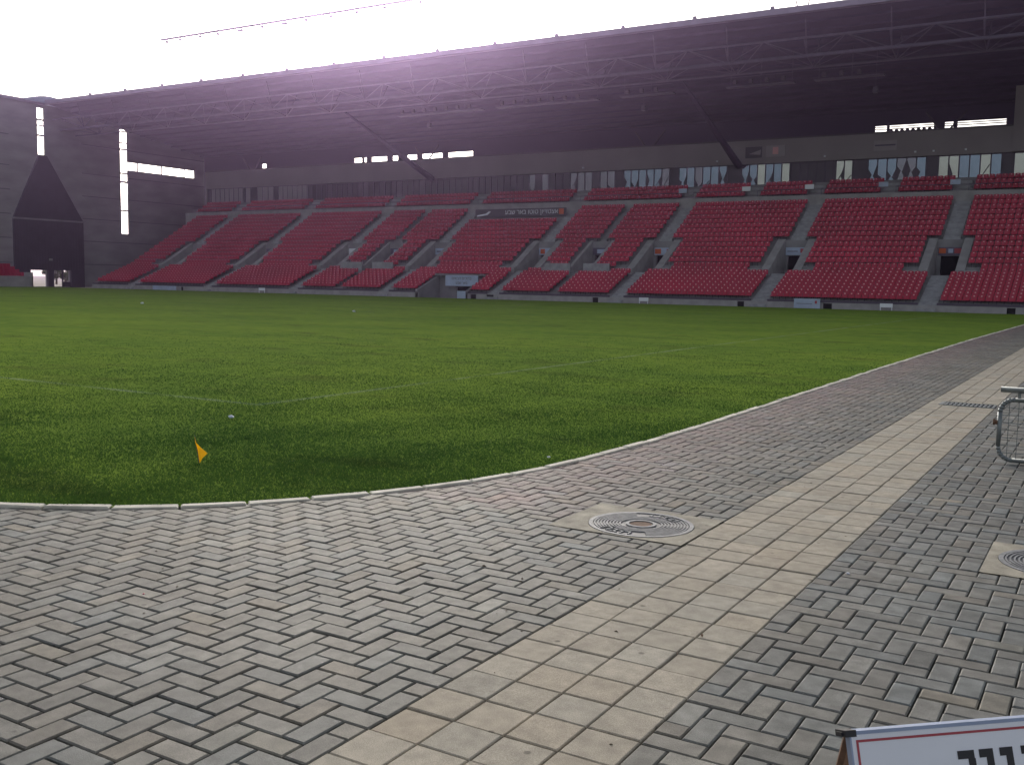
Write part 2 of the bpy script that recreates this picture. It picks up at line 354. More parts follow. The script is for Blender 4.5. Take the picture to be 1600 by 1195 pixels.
for r in PLATES:                       # pavers cut to fit round the cast plates
    h = hits(B[:, 0], B[:, 1], B[:, 2], B[:, 3], r, 0.0); add = []
    for x0, x1, y0, y1 in B[h]:
        c = [(x0, min(x1, r[0]), y0, y1), (max(x0, r[1]), x1, y0, y1), (x0, x1, y0, min(y1, r[2])), (x0, x1, max(y0, r[3]), y1)]
        c = [q for q in c if q[1] - q[0] > 0.018 and q[3] - q[2] > 0.018]
        if c: add.append(max(c, key=lambda q: (q[1] - q[0]) * (q[3] - q[2])))
    B = np.vstack([B[~h], np.array(add)]) if add else B[~h]
cxb = (B[:, 0] + B[:, 1]) / 2; cyb = (B[:, 2] + B[:, 3]) / 2
V, F = brick_verts(B[:, 0], B[:, 1], B[:, 2], B[:, 3])
n = len(B)
base = np.clip(1 + rng.normal(0, 0.10, n), 0.74, 1.35)
warm = rng.normal(0, 0.038, n)
# batches of slightly different colour across the paved area
pat = np.sin(cxb * 1.3 + 2 * np.sin(cyb * 0.7)) * np.cos(cyb * 0.9 - cxb * 0.4)
pinkish = np.exp(-(((cxb + 1.5) / 0.7) ** 2)) * (cyb > 3) * 0.17 * (0.5 + rng.random(n))
bluish = 0.07 * (cxb > 0) 
cols = np.stack([base * (1 + warm + 0.02 * pat + pinkish - bluish * 0.6), base * (1 + 0.01 * pat - pinkish * 0.25), base * (1 - warm - 0.02 * pat + bluish + pinkish * 0.2)], 1)
rare = rng.random(n) < 0.012; cols[rare] *= 1.3
rare = rng.random(n) < 0.02; cols[rare] *= (1.06, 1.0, 0.9)
tinted('herringbone_paving', V, F, M['paver'], cols)
# beige strip, four tiles wide
T = []
PY = 0.2041
for j in range(4):
    for i in range(-14, 322): T.append((j * 0.2, j * 0.2 + 0.2, i * PY, (i + 1) * PY))
T = np.array(T); keep = ~hits(T[:, 0], T[:, 1], T[:, 2], T[:, 3], GRATE, 0.08)
T = T[keep]; V, F = brick_verts(T[:, 0], T[:, 1], T[:, 2], T[:, 3], 0.0032, 0.004, 0.004); n = len(T)
base = np.clip(1 + rng.normal(0, 0.04, n), 0.87, 1.13); warm = rng.normal(0, 0.016, n)
tinted('beige_tile_strip', V, F, M['tile'], np.stack([base * (1 + warm), base, base * (1 - warm)], 1))
# fill where tiles were cut round the drain grate
fl = MB(); fl.box(0.0, 0.8, 11.22, 11.34, -0.05, -0.003); fl.box(0.0, 0.8, 11.72, 11.84, -0.05, -0.003); fl.box(0.0, 0.14, 11.34, 11.72, -0.05, -0.003)
fl.build('mortar_surround', M['plate'], kind='structure')

# grass blades: dense near the camera, thinning out smoothly with distance --------------
def blades(n, wd=0.0030):
    d = (rng.random(n) * (46 ** -1.1 - 3.9 ** -1.1) + 3.9 ** -1.1) ** (-1 / 1.1); th = rng.uniform(R(60), R(200), n)
    x = O.x + d * np.cos(th); y = O.y + d * np.sin(th); k = in_turf(x + 0.022, y - 0.022) & (x > -60) & (rng.random(n) < np.clip((30 - d) / 15, 0, 1)); x, y, d = x[k], y[k], d[k]; n = len(x)
    h = rng.uniform(0.012, 0.027, n) * (0.95 + 0.2 * np.sin(x * 2.1 + y + 2 * np.sin(y * .6)) * np.cos(y * 1.7 - x + np.sin(x)) )
    a = rng.uniform(0, 2 * np.pi, n); wd_ = wd * (0.85 + d / 30)
    lean = rng.uniform(0.2, 1.1, n) * h; la = rng.uniform(0, 2 * np.pi, n)
    V = np.zeros((n, 4, 3)); ca, sa = np.cos(a) * wd_, np.sin(a) * wd_
    V[:, 0] = np.stack([x - ca, y - sa, np.zeros(n)], 1); V[:, 1] = np.stack([x + ca, y + sa, np.zeros(n)], 1)
    mx_, my_ = x + np.cos(la) * lean * 0.35, y + np.sin(la) * lean * 0.35
    V[:, 2] = np.stack([mx_ + ca * .6, my_ + sa * .6, h * 0.65], 1)
    V[:, 3] = np.stack([x + np.cos(la) * lean, y + np.sin(la) * lean, h], 1)
    F = np.array([(0, 1, 2), (0, 2, 3)]); F = (F[None] + (np.arange(n) * 4)[:, None, None]).reshape(-1, 3)
    return V.reshape(-1, 3), F
Vb, Fb = blades(2300000)
me = np_mesh('grass', Vb, Fb, [M['blade']]); link(bpy.data.objects.new('grass', me), label=None, kind='stuff')

# ------------------------------------------------------------------ manhole covers
def ring(mb, r0, r1, z0, z1, seg=48, a0=0, a1=360, mi=0):
    n = max(3, int(seg * (a1 - a0) / 360)); full = abs(a1 - a0 - 360) < 1e-6
    for k in range(n):
        t0 = R(a0 + (a1 - a0) * k / n); t1 = R(a0 + (a1 - a0) * (k + 1) / n)
        p = lambda r, t, z: (r * math.cos(t), r * math.sin(t), z)
        mb.poly([p(r0, t0, z1), p(r1, t0, z1), p(r1, t1, z1), p(r0, t1, z1)], mi)
        mb.poly([p(r1, t0, z0), p(r1, t1, z0), p(r1, t1, z1), p(r1, t0, z1)], mi)
        if r0 > 0.001: mb.poly([p(r0, t0, z1), p(r0, t1, z1), p(r0, t1, z0), p(r0, t0, z0)], mi)
def manhole(cx, cy, x0, x1, y0, y1, label, rad, groups):
    t = empty('manhole_cover', (cx, cy, 0), label, 'manhole cover', 'round cast iron manhole covers set in concrete plates')
    pl = MB(); seg = 40
    # concrete plate with a round seat
    per = []
    for k in range(seg):
        a = 2 * math.pi * k / seg; per.append((math.cos(a), math.sin(a)))
    X0, X1, Y0, Y1 = x0 - cx, x1 - cx, y0 - cy, y1 - cy
    for k in range(seg):
        c0, s0 = per[k]; c1, s1 = per[(k + 1) % seg]
        def outer(c, s):
            tx = (X1 if c > 0 else X0) / c if abs(c) > 1e-6 else 1e9; ty = (Y1 if s > 0 else Y0) / s if abs(s) > 1e-6 else 1e9
            q = min(tx, ty); return (c * q, s * q)
        o0, o1 = outer(c0, s0), outer(c1, s1); r_ = rad + 0.012
        q = [(c0 * r_, s0 * r_, 0.004), (*o0, 0.004), (*o1, 0.004), (c1 * r_, s1 * r_, 0.004)]
        # corner fill
        if (abs(abs(o0[0]) - abs(o1[0])) > 1e-4) and (abs(abs(o0[1]) - abs(o1[1])) > 1e-4):
            q.insert(2, ((X1 if c0 + c1 > 0 else X0), (Y1 if s0 + s1 > 0 else Y0), 0.004))
        pl.poly(q)
    pl.box(X0, X1, Y0, Y1, -0.09, -0.02)
    pl.build('concrete_plate', M['plate'], t, fix=False)
    fr = MB(); ring(fr, rad - 0.018, rad + 0.008, -0.03, 0.007); fr.build('frame', M['iron_l'], t)
    ds = MB(); ring(ds, 0.0005, rad - 0.02, -0.02, 0.001); ds.build('cover_disc', M['iron'], t)
    rb = MB()
    for (r0, a0, a1) in groups: ring(rb, r0, r0 + 0.009, 0.001, 0.008, 48, a0, a1)
    ring(rb, rad * 0.235, rad * 0.30, 0.001, 0.009); rb.build('raised_ring', M['iron_l'], t)
    c = MB(); ring(c, 0.0005, rad * 0.225, 0.001, 0.004); c.build('centre_cap', M['rust'], t)
    return t
RM = 0.315
G1 = []
for k in range(4): G1.append((0.125 + 0.02 * k, 0, 360 if k < 3 else 359.9))
for k in range(5): G1.append((0.205 + 0.019 * k, 120, 235)); G1.append((0.205 + 0.019 * k, -60, 45))
mh = manhole(-0.40, 3.13, *PLATES[0], 'round iron manhole cover in a beige concrete plate left of the beige tile strip', RM, G1)
# raised cast letters on the cover (worn, only blocks of strokes can be made out)
lt = MB()
for ang in (75, 255):
    for k in range(3):
        a = R(ang + (k - 1) * 17); r_ = 0.245; px, py = r_ * math.cos(a), r_ * math.sin(a)
        e1 = Vector((math.cos(a), math.sin(a), 0)); e2 = Vector((-e1.y, e1.x, 0)); c0 = Vector((px, py, 0))
        for (u0, u1, v0, v1) in ((-.03, .03, -.03, -.02), (-.03, .03, .02, .03), (-.03, -.02, -.03, .03)) if k != 1 else ((-.03, .03, -.005, .005), (.02, .03, -.03, .03), (-.03, -.02, -.03, .03)):
            P = [c0 + e1 * u0 + e2 * v0, c0 + e1 * u1 + e2 * v0, c0 + e1 * u1 + e2 * v1, c0 + e1 * u0 + e2 * v1]
            k0 = len(lt.v); lt.v += [(p.x, p.y, 0.001) for p in P] + [(p.x, p.y, 0.008) for p in P]
            for q in ((4, 5, 6, 7), (0, 1, 5, 4), (1, 2, 6, 5), (2, 3, 7, 6), (3, 0, 4, 7)): lt.f.append(tuple(k0 + z for z in q)); lt.m.append(0)
lt.build('cast_mark', M['iron_l'], mh)
G2 = [(0.10 + 0.022 * k, 0, 360) for k in range(9)]
manhole(1.875, 3.60, *PLATES[1], 'round ribbed manhole cover in a concrete plate among grey pavers at the right edge', 0.31, G2)

# drain grate
t = empty('drain_grate', (0.465, 11.53, 0), 'slotted steel drain grate crossing the beige tile strip', 'drain grate')
b = MB(); hx, hy = 0.325, 0.19
for q in ((-hx, hx, -hy, -hy + .025), (-hx, hx, hy - .025, hy), (-hx, -hx + .05, -hy + .025, hy - .025), (hx - .03, hx, -hy + .025, hy - .025)): b.box(*q, -0.03, 0.006)
b.build('frame', M['galv'], t)
b = MB()
for k in range(11):
    x = -0.25 + 0.05 * k
    b.prism([(x - .012 + .03, 0), (x + .012 + .03, 0), (x + .012 - .03, 0), (x - .012 - .03, 0)], 0, 0.001) if False else b.box(x - .013, x + .013, -hy + .026, hy - .026, -0.02, 0.004)
b.box(-hx + .052, hx - .032, -0.008, 0.008, -0.018, 0.002)
b.build('bar', M['galv'], t)
b = MB(); b.box(-hx + .01, hx - .01, -hy + .01, hy - .01, -0.045, -0.035); b.build('sump', M['black'], t)

# crumbs of soil and bark lying on the paving
n = 420; cx_ = rng.normal(0, 1, (9, 2)) * (1.3, 2.6) + (0.1, 3.0); cc = cx_[rng.integers(0, 9, n)] + rng.normal(0, 0.35, (n, 2))
cc[:150] = np.stack([rng.uniform(-4, 3.5, 150), rng.uniform(-1.2, 9, 150)], 1); cc = cc[~in_turf(cc[:, 0] + .1, cc[:, 1] - .1)]; n = len(cc)
sz = rng.uniform(0.0015, 0.0055, n) * (1 + (rng.random(n) < 0.06)); ang = rng.uniform(0, 6.28, n); V = np.zeros((n, 5, 3))
for k in range(4): V[:, k] = np.stack([cc[:, 0] + np.cos(ang + k * 1.57) * sz * (1.5 if k % 2 else .7), cc[:, 1] + np.sin(ang + k * 1.57) * sz * (1.5 if k % 2 else .7), np.full(n, 0.001)], 1)
V[:, 4] = np.stack([cc[:, 0], cc[:, 1], 0.001 + sz * 0.7], 1)
F = (np.array([(0, 1, 4), (1, 2, 4), (2, 3, 4), (3, 0, 4)])[None] + (np.arange(n) * 5)[:, None, None]).reshape(-1, 3)
link(bpy.data.objects.new('crumbs', np_mesh('crumbs', V.reshape(-1, 3), F, [M['bark']])), kind='stuff')

# ------------------------------------------------------------------ steel barrier at the right edge
t = empty('crowd_barrier', (1.30, 7.0, 0), 'galvanised tubular barrier with wire mesh infill standing on the pavers at the right edge', 'barrier')
def rounded(x0, x1, z0, z1, r, n=6):
    P = []
    for cx_, cz_, a0 in ((x1 - r, z1 - r, 0), (x0 + r, z1 - r, 90), (x0 + r, z0 + r, 180), (x1 - r, z0 + r, 270)):
        for k in range(n + 1):
            a = R(a0 + 90 * k / n); P.append((cx_ + r * math.cos(a), 0, cz_ + r * math.sin(a)))
    return P + [P[0]]
b = MB(); b.tube(rounded(-0.07, 1.75, 0.03, 0.55, 0.11), 0.019, 10); b.build('frame', M['galv'], t, smooth=True)
b = MB()
for k in range(24): b.bar((-0.0 + 0.072 * k, 0, 0.04), (-0.0 + 0.072 * k, 0, 0.54), 0.0028, 5)
for k in range(7): b.bar((-0.06, 0.004, 0.09 + 0.065 * k), (1.74, 0.004, 0.09 + 0.065 * k), 0.0028, 5)
b.build('wire_mesh', M['galv'], t)
b = MB(); b.bar((-0.075, 0, 0.635), (1.78, 0, 0.635), 0.026, 12); b.build('top_rail', M['galv'], t, smooth=True)
for x in (0.07, 1.6):
    b = MB(); b.bar((x, 0, 0.565), (x, 0, 0.615), 0.013, 8); b.build('post', M['galv'], t)
b = MB(); b.bar((-0.105, 0, 0.35), (-0.085, 0, 0.35), 0.02, 8); b.bar((-0.12, 0, 0.35), (-0.105, 0, 0.35), 0.027, 8); b.build('hinge_knob', M['rust'], t)
for x in (0.25, 1.4):
    b = MB(); b.bar((x, -0.22, 0.012), (x, 0.22, 0.012), 0.012, 6); b.build('foot', M['galv'], t)

# ------------------------------------------------------------------ notice board, lower right
P0 = Vector((1.6945, -0.8035, 0.7276)); ex = Vector((0.733705, 0.679468, 0)); ny = Vector((0.679468, -0.733705, 0))
tl = R(20); ey = Vector((0, 0, 1)) * math.cos(tl) - ny * math.sin(tl)   # up along the board
ez = ex.cross(ey).normalized()                                            # out of the face
t = empty('notice_board', (P0 + ex * 0.45 - Vector((0, 0, P0.z)))[:], 'white notice board with red border and black Hebrew lettering in the lower right corner', 'sign')
t.location = Vector((P0.x, P0.y, 0)) + ex * 0.45
L2 = Matrix(((ex.x, ey.x, ez.x, P0.x), (ex.y, ey.y, ez.y, P0.y), (ex.z, ey.z, ez.z, P0.z), (0, 0, 0, 1)))
toloc = Matrix.Translation(-t.location)
def board(mb, name, m, **k):
    o = mb.build(name, m, t, **k); o.data.transform(toloc @ L2); o.data.update(); return o
W_, H_ = 0.95, 0.62
b = MB(); b.box(0, W_, -H_, 0, -0.012, 0.0); board(b, 'panel', M['white'])
b = MB()
for q in ((0.008, W_ - .008, -0.0125, -0.0085), (0.008, W_ - .008, -H_ + .0085, -H_ + .0125), (0.008, 0.012, -H_ + .0125, -0.0125), (W_ - .012, W_ - .008, -H_ + .0125, -0.0125)): b.box(*q, 0.0002, 0.0009)
board(b, 'red_border', M['red_paint'])
b = MB(); b.box(0.010, W_ - .01, 0.0, 0.006, -0.034, 0.001); b.box(-0.003, 0.0, -H_, 0.0, -0.014, 0.0005); b.box(W_, W_ + .003, -H_, 0, -0.014, 0.0005); board(b, 'edge_frame', M['alu'])
b = MB(); b.box(-0.0105, 0.0095, -0.003, 0.008, -0.032, 0.002); b.box(-0.014, -0.0106, -0.001, 0.005, -0.026, -0.006); board(b, 'corner_cap', M['blk_paint'])
b = MB(); b.box(W_ - .0115, W_ + .0135, -0.006, 0.010, -0.032, 0.003); board(b, 'corner_cap', M['blk_paint'])
for xx in (0.02, W_ - 0.02):
    b = MB(); a = P0 + ex * xx - ez * 0.036 - t.location; bt = Vector((a.x, a.y, 0)) - ny * 0.22
    b.bar(a, (bt.x, bt.y, 0.0), 0.011, 6); b.build('rear_leg', M['rust'], t)
    b = MB(); a = P0 + ex * xx - ey * H_ - ez * 0.018 - t.location; b.bar(a, (a.x + ny.x * 0.04, a.y + ny.y * 0.04, 0), 0.012, 6); b.build('front_leg', M['galv'], t)
# lettering: block Hebrew letters built from strokes, read right to left
def hebrew(mb, word, x_right, y_top, h, wl, st, gap):
    x = x_right
    def bx(u0, u1, v0, v1): mb.box(x - wl + u0 * wl, x - wl + u1 * wl, y_top - v1 * h, y_top - v0 * h, 0.0003, 0.0012)
    s = st
    for ch in word:
        if ch == ' ': x -= wl * 0.7; continue
        if ch == 'ד': bx(0.0, 1.0, 0, s); bx(0.62, 0.62 + s * h / wl, s, 1)
        elif ch == 'ב': bx(0.05, 0.9, 0, s); bx(0.9 - s * h / wl, 0.9, s, 1 - s); bx(0.0, 1.0, 1 - s, 1)
        elif ch == 'כ': bx(0.05, 0.85, 0, s); bx(0.85 - s * h / wl, 0.85, s, 1 - s); bx(0.05, 0.85, 1 - s, 1)
        elif ch == 'נ': bx(0.12, 0.8, 0, s); bx(0.8 - s * h / wl, 0.8, s, 1 - s); bx(0.2, 0.8, 1 - s, 1)
        elif ch == 'ל': bx(0.0, s * h / wl, -0.35, 0); bx(0.0, 0.9, 0, s); bx(0.9 - s * h / wl, 0.9, s, 0.62); bx(0.4, 0.4 + s * h / wl, 0.62, 1)
        elif ch == 'ה': bx(0.0, 1.0, 0, s); bx(1 - s * h / wl, 1, s, 1); bx(0.0, s * h / wl, 0.38, 1)
        elif ch == 'ק': bx(0.0, 1.0, 0, s); bx(1 - s * h / wl, 1, s, 0.7); bx(0.05, 0.05 + s * h / wl, 0.38, 1.3)
        x -= wl + gap
b = MB(); lw, lg = 0.0317, 0.0085
# left end of the last letter sits 0.163 m from the board's left edge
hebrew(b, 'קהל נכבד', 0.195 + 7 * lw + 6 * lg + lw * 0.7 , -0.040, 0.050, lw, 0.27, lg)
board(b, 'lettering', M['blk_paint'])

# ------------------------------------------------------------------ marker flag and litter
t = empty('marker_flag', (-4.115, 2.95, 0), 'small yellow triangular marker flag stuck in the turf near the curved kerb', 'flag')
b = MB(); b.bar((-0.0, 0, -0.01), (-0.043, 0.0, 0.195), 0.0022, 5); b.build('pole', M['steel_d'], t); t.scale = (1.17, 1.17, 1.17)
fv = [(-0.042, 0, 0.188), (-0.022, -0.012, 0.150), (0.0, 0.010, 0.115), (0.080, 0.0, 0.082), (0.045, -0.014, 0.045), (0.004, 0.0, 0.004), (-0.020, 0.006, 0.095)]
b = MB()
for f in ((0, 1, 6), (1, 2, 6), (2, 3, 4), (2, 4, 6), (4, 5, 6)):
    b.poly([fv[k] for k in f])
o = b.build('pennant', M['sun_yellow'], t, fix=False)
bm = bmesh.new(); bm.from_mesh(o.data); bmesh.ops.remove_doubles(bm, verts=bm.verts, dist=1e-4); bmesh.ops.solidify(bm, geom=bm.faces[:], thickness=0.0015); bm.to_mesh(o.data); bm.free()

def scrap(x, y, s, label, m='white', z=0.02, name='paper_scrap'):
    bm = bmesh.new(); bmesh.ops.create_icosphere(bm, subdivisions=2, radius=s)
    for v in bm.verts: v.co *= random.uniform(0.6, 1.1); v.co.z *= 0.55
    me = bpy.data.meshes.new(name); bm.to_mesh(me); bm.free(); me.materials.append(M[m])
    o = bpy.data.objects.new(name, me); o.location = (x, y, z); link(o, None, label, 'litter')
scrap(-5.774, 4.849, 0.038, 'crumpled pale blue-white scrap on the turf beyond the yellow flag', 'bluewhite', 0.035)
scrap(-1.95, 4.75, 0.016, 'tiny white scrap on the turf right beside the kerb', 'white', 0.03)
scrap(-40.8, 31.9, 0.10, 'white scrap far out on the turf at the left', 'white', 0.05)
scrap(-26.9, 32.0, 0.09, 'white scrap far out near the middle of the turf', 'white', 0.05)
scrap(0.927, 2.763, 0.010, 'white scrap on the grey pavers right of the beige strip', 'white', 0.006)
scrap(1.80, 0.95, 0.012, 'white fleck in a paver joint above the notice board', 'white', 0.006)
scrap(-1.76, 0.52, 0.007, 'tiny red scrap on the herringbone pavers at lower left', 'red_paint', 0.006)
# dry leaves
def leaf(x, y, s, label):
    b = MB(); a = random.uniform(0, 6.28); c, s_ = math.cos(a), math.sin(a)
    P = [(0, -1, .002), (.45, -.3, .006), (.3, .6, .004), (0, 1.1, .009), (-.35, .5, .004), (-.4, -.4, .008)]
    b.poly([((px * c - py * s_) * s, (px * s_ + py * c) * s, pz) for px, py, pz in P]); b.poly([((px * c - py * s_) * s, (px * s_ + py * c) * s, pz - .0015) for px, py, pz in P[::-1]])
    o = b.build('dry_leaf', M['rust'], None, label, 'leaf', fix=False); o.location = (x, y, 0.003)
leaf(1.86, 1.85, 0.016, 'brown dry leaf on the grey pavers near the right edge')
leaf(0.62, 1.45, 0.013, 'brown dry leaf at the right border of the beige strip')
leaf(-1.93, -0.18, 0.012, 'dark dry leaf on the herringbone pavers at the lower left')

# ------------------------------------------------------------------ the main grandstand
D = 67.5
NL, TL, RL, Z0 = 9, 0.53, 0.222, 0.45          # lower rows
YU, ZU, NU, TU, RU = D + 0.2 + NL * TL, 2.45, 14, 0.69, 0.415
XL, XR = -93.2, 14.0
rows = [(D + 0.2 + i * TL, D + 0.2 + (i + 1) * TL, Z0 + i * RL) for i in range(NL)] + [(YU + i * TU, YU + (i + 1) * TU, ZU + 0.12 + i * RU) for i in range(NU)]
YB = YU + NU * TU; ZB = 9.0                     # back wall of the lower tier
AIS = [2.6, -8.6, -19.75, -30.85, -42.0, -53.4, -64.1, -75.5, -86.9]; AW = 0.58
NAR = [-36.6, -58.8]
PY0, PY1 = YU - 0.05, YU + 6 * TU               # recess of a portal
def zone(y): return [(a - 0.92, a + 0.92) for a in AIS + NAR] if PY0 <= y <= PY1 else []
TUN = (-49.6, -44.7, D - 1, D + 0.2 + 6 * TL)
def cut(iv, holes):
    out = [iv]
    for h in sorted(holes):
        nx = []
        for a, b_ in out:
            if h[1] <= a or h[0] >= b_: nx.append((a, b_)); continue
            if h[0] > a: nx.append((a, h[0]))
            if h[1] < b_: nx.append((h[1], b_))
        out = nx
    return out
GS = empty('grandstand', (-40, 80, 0), 'long two-tier football grandstand with concrete terraces, glazed boxes and a dark cantilevered roof', 'grandstand')
def gs(mb, name, m, **k):
    o = mb.build(name, m, GS, **k); o.data.transform(Matrix.Translation((40, -80, 0))); o.data.update(); return o
b = MB()
for i, (ya, yb, z) in enumerate(rows):
    ym = (ya + yb) / 2; holes = zone(ym)
    if ym < TUN[3]: holes = holes + [(TUN[0], TUN[1])]
    for (a, c) in cut((XL, XR), holes): b.box(a, c, ya, yb, z - 0.9, z)
gs(b, 'terrace', M['conc'])
# front wall with its small openings
b = MB(); OPN = [(-32.85, -32.35), (-21.3, -20.8), (-15.25, -14.65), (-3.9, -3.4), (-79.3, -78.9), (-44.2, -43.6), (-42.6, -41.9)]
for (a, c) in cut((XL, XR), [(TUN[0], TUN[1])] + OPN): b.box(a, c, D, D + 0.197, -0.1, 0.40)
for (a, c) in OPN: b.box(a, c, D, D + 0.197, 0.36, 0.40)
gs(b, 'front_wall', M['conc_l'])
for (a, c) in OPN:
    b = MB(); b.box(a, c, D + 0.12, D + 0.19, -0.1, 0.36); gs(b, 'drain_opening', M['black'])
# low rail in front of the first row
for (a, c) in cut((XL, XR), [(q - AW, q + AW) for q in AIS] + [(TUN[0] - .1, TUN[1] + .1)]):
    b = MB(); b.box(a, c, D + 0.10, D + 0.125, 0.42, 0.56); gs(b, 'kick_panel', M['steel_d'])
# aisles
for k, a in enumerate(AIS + NAR):
    nar = a in NAR; hw = 0.28 if nar else AW
    b = MB()
    if not nar: b.box(a - hw, a + hw, D - 0.25, D - 0.003, -0.1, 0.2)
    for i, (ya, yb, z) in enumerate(rows):
        ym = (ya + yb) / 2
        if zone(ym):
            if b.v: gs(b, 'aisle_steps', M['conc_step'] if not nar else M['conc']); b = MB()
            continue
        zn = rows[i + 1][2] if i + 1 < len(rows) else z + RU
        if zn - z > 0.6: zn = z + 0.3
        h = (zn - z) / 2
        b.box(a - hw, a + hw, (ya + yb) / 2, yb, z + 0.003, z + h); b.box(a - hw, a + hw, ya - 0.02, (ya + yb) / 2, z - 0.2, z + 0.004)
    gs(b, 'aisle_steps', M['conc_step'] if not nar else M['conc'])
# portals (vomitories)
def zrow(y):
    return ZU + 0.12 + (y - YU) / TU * RU
for a in AIS + NAR:
    zf = 2.2; b = MB(); nar = a in NAR
    b.box(a - 0.92, a + 0.92, PY0, PY1, zf - 0.3, zf); gs(b, 'portal_floor', M['conc'])
    for s in (-1, 1):
        x0, x1 = sorted((a + s * 0.90, a + s * (1.15 if nar else 1.5)))
        b = MB(); prof = [(PY0 - 0.1, zf - 0.2), (PY1 + 0.15, zf - 0.2), (PY1 + 0.15, zrow(PY1) + 0.10), (PY0 + 0.3, zrow(PY0) + 0.22), (PY0 - 0.1, zrow(PY0) + 0.14)]
        b.prism(prof, x0, x1); gs(b, 'portal_parapet', M['conc_l'])
        if not nar:
            x0, x1 = sorted((a + s * 1.5, a + s * 2.3)); b = MB(); b.box(x0, x1, PY0 - 0.1, PY0 + 0.1, zf, ZU + 0.30); gs(b, 'wing_wall', M['conc_l'])
    if nar:
        for s in (-1, 1):
            x0, x1 = sorted((a + s * 0.62, a + s * 3.0)); b = MB(); b.box(x0, x1, PY0 - 0.52, PY0 - 0.35, zf - 0.5, ZU + 0.62); gs(b, 'landing_wall', M['bluewhite'] if False else M['conc_step'])
    b = MB(); dz = 3.85
    b.box(a - 0.895, a - 0.62, PY1 - 0.04, PY1 + 0.2, zf, dz); b.box(a + 0.62, a + 0.895, PY1 - 0.04, PY1 + 0.2, zf, dz); b.box(a - 0.895, a + 0.895, PY1 - 0.04, PY1 - 0.004, dz, zrow(PY1) - 0.01)
    gs(b, 'portal_head_wall', M['conc'])
    b = MB(); b.box(a - 0.61, a + 0.61, PY1 + 0.22, PY1 + 0.5, zf, dz); gs(b, 'doorway', M['black'])
# rear wall of the lower tier, upper tier
b = MB(); b.box(XL - 2.0, XR, YB, YB + 0.25, 7.6, ZB); gs(b, 'band_wall', M['conc_l'])
UT = [(YB + 0.25 + i * 0.72, YB + 0.25 + (i + 1) * 0.72, ZB - 0.15 + i * 0.44) for i in range(3)]
b = MB()
for ya, yb, z in UT: b.box(XL - 1.0, XR, ya, yb, z - 0.8, z)
b.box(XL - 1.0, XR, UT[-1][1], 87.0, 9.6, 10.25)
gs(b, 'upper_terrace', M['conc'])
UA = [x - 0.3 for x in AIS] + [-14.2, -25.4, -3.2]
for a in UA:
    b = MB()
    for ya, yb, z in UT: b.box(a - AW, a + AW, ya, yb, z, z + 0.2)
    b.box(a - AW, a + AW, YB + 0.05, YB + 0.28, ZB - 0.2, ZB + 0.02); gs(b, 'upper_aisle_steps', M['conc_step'])
for (a, c) in cut((XL - 1, XR), [(q - AW, q + AW) for q in UA]):
    b = MB(); b.bar((a, YB + 0.12, ZB + 0.52), (c, YB + 0.12, ZB + 0.52), 0.028, 5)
    n_ = max(1, int((c - a) / 1.8))
    for k in range(n_ + 1): x = a + (c - a) * k / n_; b.bar((x, YB + 0.12, ZB), (x, YB + 0.12, ZB + 0.52), 0.02, 5)
    gs(b, 'guard_rail', M['steel'])
